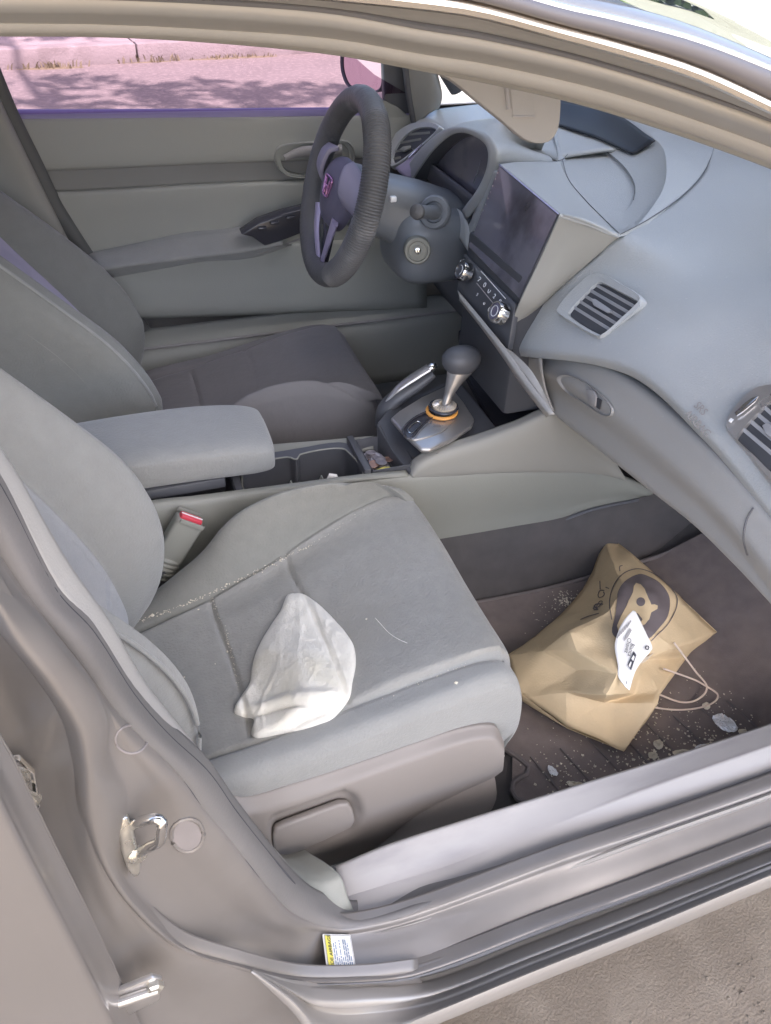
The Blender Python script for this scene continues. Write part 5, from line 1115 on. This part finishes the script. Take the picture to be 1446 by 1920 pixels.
# back sheet resting on the mat and the gusset joining both
outl = ['A', 'B', 'C', 'D', 'E', 'F', 'G', 'H', 'I', 'J', 'K', 'L', 'M', 'N', 'O', 'P1', 'P2', 'P3']
up_ = [V[n] for n in outl]; cc = sum(up_)/len(up_)
lowr = [A(*(p*.93+cc*.07)[:2], .2635+.002*(i % 2)) for i, p in enumerate(up_)]
nn_ = len(outl)
mesh('bag_back', [p-np.array(bo) for p in up_+lowr+[A(cc[0], cc[1], .266)]], [(i, (i+1) % nn_, nn_+(i+1) % nn_, nn_+i) for i in range(nn_)]+[(nn_+i, nn_+(i+1) % nn_, 2*nn_) for i in range(nn_)], M['paper'], bag, True, 30, .0006)
def decal(name, poly, mt, par, off, step=5, inner=None):
    """flat print wrapped on the bag: a fine fan/grid of faces laid just above the paper"""
    xs = [q[0] for q in poly]; ys = [q[1] for q in poly]; pts = {}; vs = []; fs = []
    def vid(p):
        k_ = (round(p[0], 2), round(p[1], 2))
        if k_ not in pts:
            h_ = bag_hit(p[0], p[1], off)
            if h_ is None: return None
            pts[k_] = len(vs); vs.append(h_)
        return pts[k_]
    def clip(P, axis, lim, sgn):
        out = []
        for i in range(len(P)):
            a, b = P[i], P[(i+1) % len(P)]; ia, ib = (a[axis]-lim)*sgn >= 0, (b[axis]-lim)*sgn >= 0
            if ia: out.append(a)
            if ia != ib:
                t = (lim-a[axis])/(b[axis]-a[axis]); out.append((a[0]+(b[0]-a[0])*t, a[1]+(b[1]-a[1])*t))
        return out
    import mathutils.geometry as mg
    tri = mg.tessellate_polygon([[Vector((a, b, 0)) for a, b in poly]])
    for t in tri:
        T3 = [poly[i] for i in t]
        x0, x1 = min(q[0] for q in T3), max(q[0] for q in T3); y0, y1_ = min(q[1] for q in T3), max(q[1] for q in T3)
        gx0 = math.floor(x0/step)*step
        while gx0 < x1:
            c = clip(clip(T3, 0, gx0, 1), 0, gx0+step, -1)
            if len(c) >= 3:
                gy = math.floor(y0/step)*step
                while gy < y1_:
                    d = clip(clip(c, 1, gy, 1), 1, gy+step, -1)
                    if len(d) >= 3:
                        idl = []
                        for q in d:
                            k_ = vid(q)
                            if k_ is not None and k_ not in idl: idl.append(k_)
                        if len(idl) >= 3: fs.append(tuple(idl))
                    gy += step
            gx0 += step
    return mesh(name, vs, fs, mt, par, True, 80)
cb = lambda L: [(940+a*.2905, 1000+b*.2905) for a, b in L]
def smooth2(L, n=60): return [tuple(q[:2]) for q in crs([A(a, b, 0) for a, b in L], n, 'idx', True)]
shieldp = smooth2(cb([(890, 265), (950, 280), (1020, 320), (1075, 390), (1087, 450), (1070, 540), (1010, 620), (950, 680), (860, 700), (760, 690), (715, 640), (735, 530), (745, 450), (755, 380), (800, 310)]))
shieldc = cb([(900, 480)])[0]
decal('bag_emblem', shieldp, M['print'], bag, .0010)
fig = cb([(870, 325), (900, 335), (925, 365), (965, 462), (985, 460), (1005, 468), (1003, 490), (965, 512), (950, 560), (925, 590), (905, 600), (890, 585), (910, 560), (880, 520), (840, 520), (790, 600), (760, 660), (745, 600), (770, 540), (850, 385), (855, 345)])
decal('emblem_figure', fig, M['kraftprint'], bag, .0017, 4)
cir = cb([(900+28*math.cos(a), 447+28*math.sin(a)) for a in np.linspace(0, 2*math.pi, 20, endpoint=False)])
decal('emblem_dot', cir, M['print'], bag, .0024, 5)
ringp = smooth2(cb([(880, 232), (960, 252), (1040, 300), (1100, 360), (1133, 425), (1120, 500), (1070, 590), (1000, 660), (960, 695)]), 50)[:44]
def stroke(name, pts, wpx, mt, off=.0012, closed=False):
    P = [A(a, b, 0) for a, b in pts]; P = crs(P, max(8, len(P)*5), 'arc', closed)
    vs, fs = [], []
    for i, p in enumerate(P):
        t = P[min(i+1, len(P)-1)]-P[max(i-1, 0)]; t /= np.linalg.norm(t)+1e-9; n = A(-t[1], t[0], 0)*wpx/2
        a, b = bag_hit(*(p+n)[:2], off), bag_hit(*(p-n)[:2], off)
        if a is None or b is None: continue
        vs += [a, b]
        if len(vs) >= 4: k_ = len(vs); fs.append((k_-4, k_-3, k_-1, k_-2))
    return mesh(name, vs, fs, mt, bag, True, 80)
stroke('emblem_outline', cb([(712, 560), (700, 470), (710, 390), (745, 310), (800, 255), (880, 232), (960, 252), (1040, 300), (1100, 360), (1133, 425), (1120, 500), (1070, 590), (1000, 660), (965, 695)]), 1.6, M['print'])
# "& G" lettering running up the side of the bag
stroke('bag_lettering', cb([(592, 488), (628, 478), (655, 445), (640, 440), (620, 470), (615, 490), (600, 500)]), 1.5, M['print'])
stroke('bag_lettering', cb([(600, 470), (625, 495), (600, 492), (612, 462), (660, 460)]), 2.2, M['print'])
stroke('bag_lettering', cb([(668, 372), (640, 372), (628, 395), (632, 415), (655, 412), (668, 395), (662, 380)]), 1.6, M['print'])
stroke('bag_lettering', cb([(638, 310), (641, 365)]), 1.6, M['print'])
stroke('bag_lettering', cb([(676, 350), (698, 360)]), 1.5, M['print'])
stroke('bag_lettering', cb([(782, 210), (764, 218), (765, 248)]), 1.5, M['print'])
stroke('bag_lettering', cb([(512, 560), (560, 540), (632, 520)]), 1.5, M['print'])
# inside of the open mouth
mesh('bag_mouth', [Z(u, v, z)-np.array(bo) for u, v, z in ((1160, 1262, .365), (1268, 1200, .335), (1289, 1231, .276), (1237, 1303, .290), (1140, 1303, .345), (1205, 1262, .30))],
     [(0, 1, 5), (1, 2, 5), (2, 3, 5), (3, 4, 5), (4, 0, 5)], M['paperin'], bag, True, 30, .0006)
tube('bag_handle', [Z(u, v, z)-np.array(bo) for u, v, z in ((1264, 1205, .352), (1285, 1233, .33), (1305, 1260, .30), (1325, 1285, .275), (1322, 1300, .27), (1300, 1315, .268), (1275, 1316, .27), (1238, 1303, .30))], .0017, M['twine'], bag, 50, 8)
tube('bag_handle', [Z(u, v, z)-np.array(bo) for u, v, z in ((1245, 1254, .332), (1262, 1260, .315), (1305, 1276, .285), (1330, 1290, .27), (1346, 1302, .266), (1342, 1314, .265), (1320, 1325, .265), (1280, 1331, .266), (1236, 1328, .28), (1215, 1322, .30))], .0017, M['twine'], bag, 60, 8)
# receipt label stuck to the bag
LB = cb([(850, 497), (870, 505), (972, 722), (973, 748), (890, 850), (828, 1014), (768, 965), (752, 930), (755, 850), (735, 760), (733, 710), (765, 610)])
lp0 = Z(1190, 1215, .412); lnn = A(-.15, -.35, .92); lnn /= np.linalg.norm(lnn)
rc = empty('label', (0, 0, 0), bag); rc['label'] = 'white printed order label'
def lp(a, b, off=0.):
    u, v = 940+a*.2905, 1000+b*.2905; w_ = .0012*math.sin((b-500)*.018)
    return PL(u, v, lp0, lnn, off+w_)-np.array(bo)
rows = []
Lft = [(850, 497), (800, 550), (765, 610), (735, 700), (735, 760), (752, 850), (755, 925), (800, 990)]
Rgt = [(866, 503), (905, 580), (940, 655), (968, 712), (973, 748), (900, 835), (862, 900), (828, 1014)]
surf('label_sheet', [[lp(*((np.array(a)*(1-t)+np.array(b)*t))) for a, b in zip(Lft, Rgt)] for t in (0, .33, .66, 1)], M['white'], rc, 40, 12, .0004, 80)
tdx = lp(838, 840, .0012)-lp(838, 690, .0012); tdx2 = lp(860, 830, .0012)-lp(838, 690, .0012)
tD = lp(800, 840)-lp(845, 675); tU = lp(900, 690)-lp(845, 675)
text('label_text', 'Chavez', lp(818, 672, .0032), lp(785, 810)-lp(818, 672), lp(860, 690)-lp(818, 672), .0090, M['ink'], rc, .0001)
text('label_text', 'Bianca', lp(838, 708, .0032), lp(800, 840)-lp(838, 700), lp(880, 725)-lp(838, 708), .0090, M['ink'], rc, .0001)
def lq(name, P, mt, off=.0022): mesh(name, [lp(a, b, off) for a, b in P], [tuple(range(len(P)))], mt, rc, False)
lq('label_block', [(855, 760), (872, 785), (838, 885), (815, 850)], M['ink'])
lq('label_block_inner', [(853, 785), (862, 798), (852, 825), (840, 810)], M['white'], .0030)
lq('label_block_inner', [(836, 825), (842, 834), (830, 868), (822, 852)], M['white'], .0030)
lq('label_bar', [(830, 612), (843, 625), (820, 668), (790, 700), (792, 682)], M['sill'])
for i in range(6): lq('label_line', [(835-13*i, 560+14*i), (840-13*i, 566+14*i), (815-13*i, 610+14*i), (810-13*i, 604+14*i)], M['sill'])
tube('label_mark', [lp(942+11*math.cos(a), 738+11*math.sin(a), .0035) for a in np.linspace(0, 6.28, 12, endpoint=False)], .0009, M['ink'], rc, 20, 5, closed=True)
lq('label_tick', [(806, 955), (810, 955), (812, 972), (808, 972)], M['ink'], .004)
# --- folded rag on the seat
bc = bvh(pcu)
cr_px = [(539, 1118), (552, 1115), (568, 1116), (594, 1132), (614, 1150), (631, 1168), (650, 1190), (664, 1214), (667, 1247), (661, 1280), (656, 1308), (640, 1332), (622, 1349), (600, 1358), (568, 1368), (520, 1378), (484, 1384), (472, 1378), (476, 1350), (455, 1344), (439, 1335), (448, 1316), (468, 1284), (472, 1258), (478, 1231), (490, 1204), (505, 1179), (526, 1147)]
cen_px = A(568, 1240, 0)
bd2 = crs([A(a, b, 0) for a, b in cr_px], 260, 'idx', True)
vs = []; NR = 64; cgrid = []
for k_ in range(NR+1):
    t = k_/NR; row = []
    for p in bd2:
        q = cen_px*(1-t)+p*t
        base = hit(bc, q[0], q[1], 0.)
        if base is None: base = Z(q[0], q[1], .52)
        e = min(1, (1-t)*np.linalg.norm(p-cen_px)/26)
        h = .010*math.sqrt(max(0, 1-(1-e)**2))+.016*math.exp(-((q[0]-572)/60)**2-((q[1]-1275)/80)**2)*e
        # folds: long sweeping ridges and one overlapped fold near the lower edge
        s1_ = q[0]*.5+q[1]*.86; fold = .0042*math.sin((q[0]*.9-q[1]*.35)/26+1.1*math.sin(q[1]/55.))*e*min(1, max(0, (q[1]-1170)/80))
        yl = 1362-.22*(q[0]-470)
        d = q[1]-(1346-.12*(q[0]-476)+4*math.sin(q[0]/22))
        lip = (.006*math.exp(-((d+8)/9)**2)-.005*math.exp(-((d-3)/4)**2))*e if q[0] < 636 else 0
        wr = .0014*noise.noise(Vector((q[0]/24, q[1]/24, 2)))*e+.0004*noise.noise(Vector((q[0]/9, q[1]/9, 5)))*e
        cre = (.0013*(1-min(1, abs(noise.noise(Vector((q[0]/70+3, q[1]/95, 8))))*7))+.0008*(1-min(1, abs(noise.noise(Vector((q[0]/48+q[1]/90, q[1]/60, 2))))*9)))*e
        fz = .0005*noise.noise(Vector((q[0]/2.4, q[1]/2.4, 5)))
        row.append(base+A(0, 0, .0012+max(0, h+fold+lip+wr+cre+fz)))
    cgrid.append(row)
v, f = gridmesh(np.array(cgrid), closeu=True)
v = list(v); base_n = len(v); nB = 260
for p in bd2:
    b_ = hit(bc, p[0], p[1], 0.); v.append((b_ if b_ is not None else Z(p[0], p[1], .52))+A(0, 0, -.002))
for j in range(nB): f.append((NR*nB+j, NR*nB+(j+1) % nB, base_n+(j+1) % nB, base_n+j))
ro = Vector(v[0]); rag = mesh('rag', [np.array(p)-np.array(ro) for p in v], f, M['cloth'], None, True, 80); rag.location = ro
tag(rag, 'crumpled off-white terry rag lying on the passenger seat cushion', 'rag')
# --- loose paper scrap standing in the cup holder
pc = Y(624, 903, -.085)
sc = prism('paper_scrap', [Y(u, v, -.085)-pc for u, v in ((606, 915), (617, 892), (632, 894), (638, 910), (636, 918))], (.002, .006, .001), M['white'], None, .0005); sc.location = tuple(pc)
tag(sc, 'white folded paper scrap sticking out of the cup holder', 'paper scrap')
# --- coins
cx0 = Z(706, 868, .545)[0]
coins = []
for i in range(24):
    layer = i//9; a = rnd.uniform(0, 6.28); r = rnd.uniform(0, .030)
    x_, y_ = cx0+r*math.cos(a)*.7, -.045+r*math.sin(a)*.9
    rad = rnd.choice((.0095, .0095, .0106, .012)); mt = rnd.choice((M['copper'], M['copper'], M['nickel'], M['lilac'] if i == 17 else M['nickel']))
    n = Vector((rnd.gauss(0, .22), rnd.gauss(0, .22), 1))
    o = lathe('coin', (0, 0, 0), n, [(0, 0), (0, rad*.96), (.0002, rad), (.0014, rad), (.0016, rad*.96), (.0016, rad*.88), (.0013, rad*.86), (.0013, 0)], mt, None, 28)
    o.location = (x_, y_, .5415+.0020*layer+.0022*(i % 3)+.003*layer)
    kind = 'copper coin' if mt is M['copper'] else 'silvery coin'
    tag(o, ('larger ' if rad > .0115 else '')+kind+' in the loose heap of coins in the console tray', 'coin', kind+'s heaped in the console tray')
yw = Z(722, 890, .545)
vs = []
o = blob('wrapper', (0, 0, 0), (.016, .013, .007), M['yellow'], None, e=.8, k=18, l=10, deform=lambda q: [q[0]*(1+.25*noise.noise(Vector(q)*3)), q[1]*(1+.25*noise.noise(Vector(q)*3+Vector((5, 0, 0)))), q[2]*(1+.6*noise.noise(Vector(q)*4))])
o.location = tuple(Z(722, 886, .556)); tag(o, 'small crumpled yellow wrapper beside the coins', 'wrapper')
# --- foil scraps on the mat
def foil(outp, h, lab, mt='foil', name='foil_scrap', cat='foil scrap', grp=None):
    P = [onmat(u, v) for u, v in outp]; c = sum(P)/len(P)
    r0 = crs(P, 30, 'idx', True); G = []
    for k_ in range(7):
        t = 1-k_/6
        G.append([c*(1-t)+p*t+A(0, 0, h*((1-t)**.5*.5+1.3*abs(noise.noise(Vector(p*420+A(k_*1.7, 0, 0)))))+.0005) - c for p in r0])
    v, f = gridmesh(np.array(G), closeu=True); o = mesh(name, v, f, M[mt], None, False); o.location = tuple(c); tag(o, lab, cat, grp); return o
foil([(1335, 1345), (1345, 1340), (1358, 1342), (1372, 1352), (1383, 1366), (1376, 1374), (1358, 1372), (1340, 1358)], .006, 'largest shiny foil scrap on the mat below the bag handles')
foil([(1303, 1402), (1316, 1396), (1334, 1398), (1326, 1405), (1306, 1410)], .004, 'thin shiny foil scrap on the mat right beside the door sill')
foil([(1028, 1436), (1038, 1440), (1046, 1450), (1044, 1456), (1034, 1454), (1028, 1446)], .004, 'small shiny foil scrap on the mat corner near the seat')
foil([(1062, 1467), (1076, 1466), (1100, 1472), (1096, 1477), (1068, 1475)], .004, 'pale flattened scrap on the mat corner beside the door sill', 'crumb', 'food_scrap', 'food scrap')
foil([(1376, 1264), (1388, 1264), (1396, 1274), (1388, 1280), (1378, 1272)], .005, 'beige food scrap lying alone on the mat right of the bag handles', 'crumb', 'food_scrap', 'food scrap')
foil([(1424, 1312), (1436, 1312), (1440, 1322), (1432, 1328), (1424, 1320)], .005, 'beige food scrap at the right edge of the mat', 'crumb', 'food_scrap', 'food scrap')
foil([(1206, 1034), (1216, 1034), (1222, 1040), (1212, 1044)], .004, 'beige food scrap on the mat beyond the top of the bag', 'crumb', 'food_scrap', 'food scrap')
foil([(1216, 1412), (1230, 1412), (1232, 1422), (1218, 1422)], .004, 'beige food scrap on the mat below the foot of the bag', 'crumb', 'food_scrap', 'food scrap')
foil([(1384, 1370), (1398, 1368), (1400, 1376), (1388, 1380)], .004, 'beige food scrap touching the largest foil scrap', 'crumb', 'food_scrap', 'food scrap')
foil([(1225, 1392), (1236, 1388), (1244, 1396), (1238, 1406), (1228, 1402)], .004, 'beige food scrap between the foot of the bag and the thin foil scrap', 'crumb', 'food_scrap', 'food scrap')
foil([(1262, 1410), (1276, 1406), (1292, 1408), (1282, 1416), (1266, 1418)], .003, 'flat beige food scrap left of the thin foil scrap by the sill', 'crumb', 'food_scrap', 'food scrap')
foil([(1316, 1322), (1326, 1318), (1332, 1326), (1324, 1332)], .004, 'small beige food scrap just under the outer bag handle', 'crumb', 'food_scrap', 'food scrap')
# --- crumbs nobody could count
def crumbs(name, pts, lab, mt='crumb'):
    vs, fs = [], []
    for p, s in pts:
        k_ = len(vs)
        for q in ((1, 0, 0), (-1, 0, 0), (0, 1, 0), (0, -1, 0), (0, 0, .8), (0, 0, -.5)):
            vs.append(np.array(p)+A(*q)*s*rnd.uniform(.5, 1.3))
        fs += [(k_+a, k_+b, k_+c) for a, b, c in ((0, 2, 4), (2, 1, 4), (1, 3, 4), (3, 0, 4), (2, 0, 5), (1, 2, 5), (3, 1, 5), (0, 3, 5))]
    o = mesh(name, vs, fs, M[mt], None, False); tag(o, lab, 'crumbs', kind='stuff'); return o
L1_ = []
def along(px, n, jit, smin, smax):
    P = crs([A(a, b, 0) for a, b in px], 200, 'arc')
    for _ in range(n):
        q = P[rnd.randrange(200)]; u, v = q[0]+rnd.gauss(0, jit), q[1]+rnd.gauss(0, jit); h_ = hit(bc, u, v, .0004)
        if h_ is not None: L1_.append((h_, rnd.uniform(smin, smax)))
along([(258, 1166), (330, 1140), (400, 1110), (480, 1073), (570, 1028)], 150, 2.0, .0006, .0018)
along([(570, 1028), (640, 985), (700, 945)], 26, 1.8, .0005, .0012)
along([(398, 1120), (418, 1170), (432, 1215), (448, 1290)], 60, 1.8, .0005, .0012)
along([(870, 1246), (800, 1275), (700, 1315)], 20, 2.5, .0004, .0010)
for u, v, s in ((287, 1154, .0042), (346, 1270, .0013), (404, 1245, .0012), (372, 1143, .0018), (687, 1161, .0015), (855, 1280, .003), (426, 1222, .002), (425, 1095, .0026)):
    h_ = hit(bc, u, v, .0005)
    if h_ is not None: L1_.append((h_, s))
crumbs('crumbs', L1_, 'pale crumbs caught in the seams of the passenger seat cushion')
L2_ = []
for (u0, v0, su, sv, n, s) in ((1062, 1125, 10, 9, 90, .0022), (1045, 1135, 26, 20, 70, .0012), (1030, 1085, 30, 25, 25, .0009), (1110, 1440, 60, 30, 50, .0014), (1260, 1390, 60, 30, 60, .0016), (1230, 1360, 12, 40, 30, .002), (1300, 1340, 50, 60, 60, .001), (1060, 1400, 50, 40, 40, .0012), (1380, 1250, 60, 80, 30, .0012), (1250, 1050, 40, 30, 12, .001), (1190, 1430, 60, 14, 40, .0016), (1330, 1385, 50, 16, 60, .0026), (1240, 1420, 50, 10, 40, .003), (1400, 1330, 40, 30, 40, .002), (1060, 1450, 30, 20, 30, .0024), (1180, 1380, 20, 30, 30, .0024)):
    for _ in range(n):
        u, v = rnd.gauss(u0, su), rnd.gauss(v0, sv); p = onmat(u, v)
        if -.62 < p[1] < -.19 and p[0] < .95: L2_.append((p, s*rnd.uniform(.4, 1.3)))
crumbs('crumbs', L2_, 'yellowish crumbs and flakes scattered over the floor mat')
gr = []
for _ in range(1600):
    x_, y_ = rnd.uniform(.05, 1.6), -rnd.uniform(.84, 1.25)
    i_, j_ = (x_+4)*20, (y_+3)*70/2.75
    gr.append((A(x_, y_, .008+.003*noise.noise(Vector((i_*.5, j_*.5, 0)))+.0025*abs(noise.noise(Vector((i_*2.3, j_*2.3, 3))))), rnd.choice((.0012, .0018, .0025, .004))*rnd.uniform(.5, 1.1)))
g_ = crumbs('grit', gr, 'loose grit scattered on the ground beside the sill', 'asphalt')
# hair on the seat cushion
hp_ = [hit(bc, u, v, .0015) for u, v in ((704, 1160), (715, 1172), (730, 1188), (748, 1200), (764, 1207))]
o = tube('hair', [p-hp_[0] for p in hp_], .00035, M['white'], None, 16, 5); o.location = tuple(hp_[0]); tag(o, 'single pale hair lying on the passenger seat cushion right of the rag', 'hair')
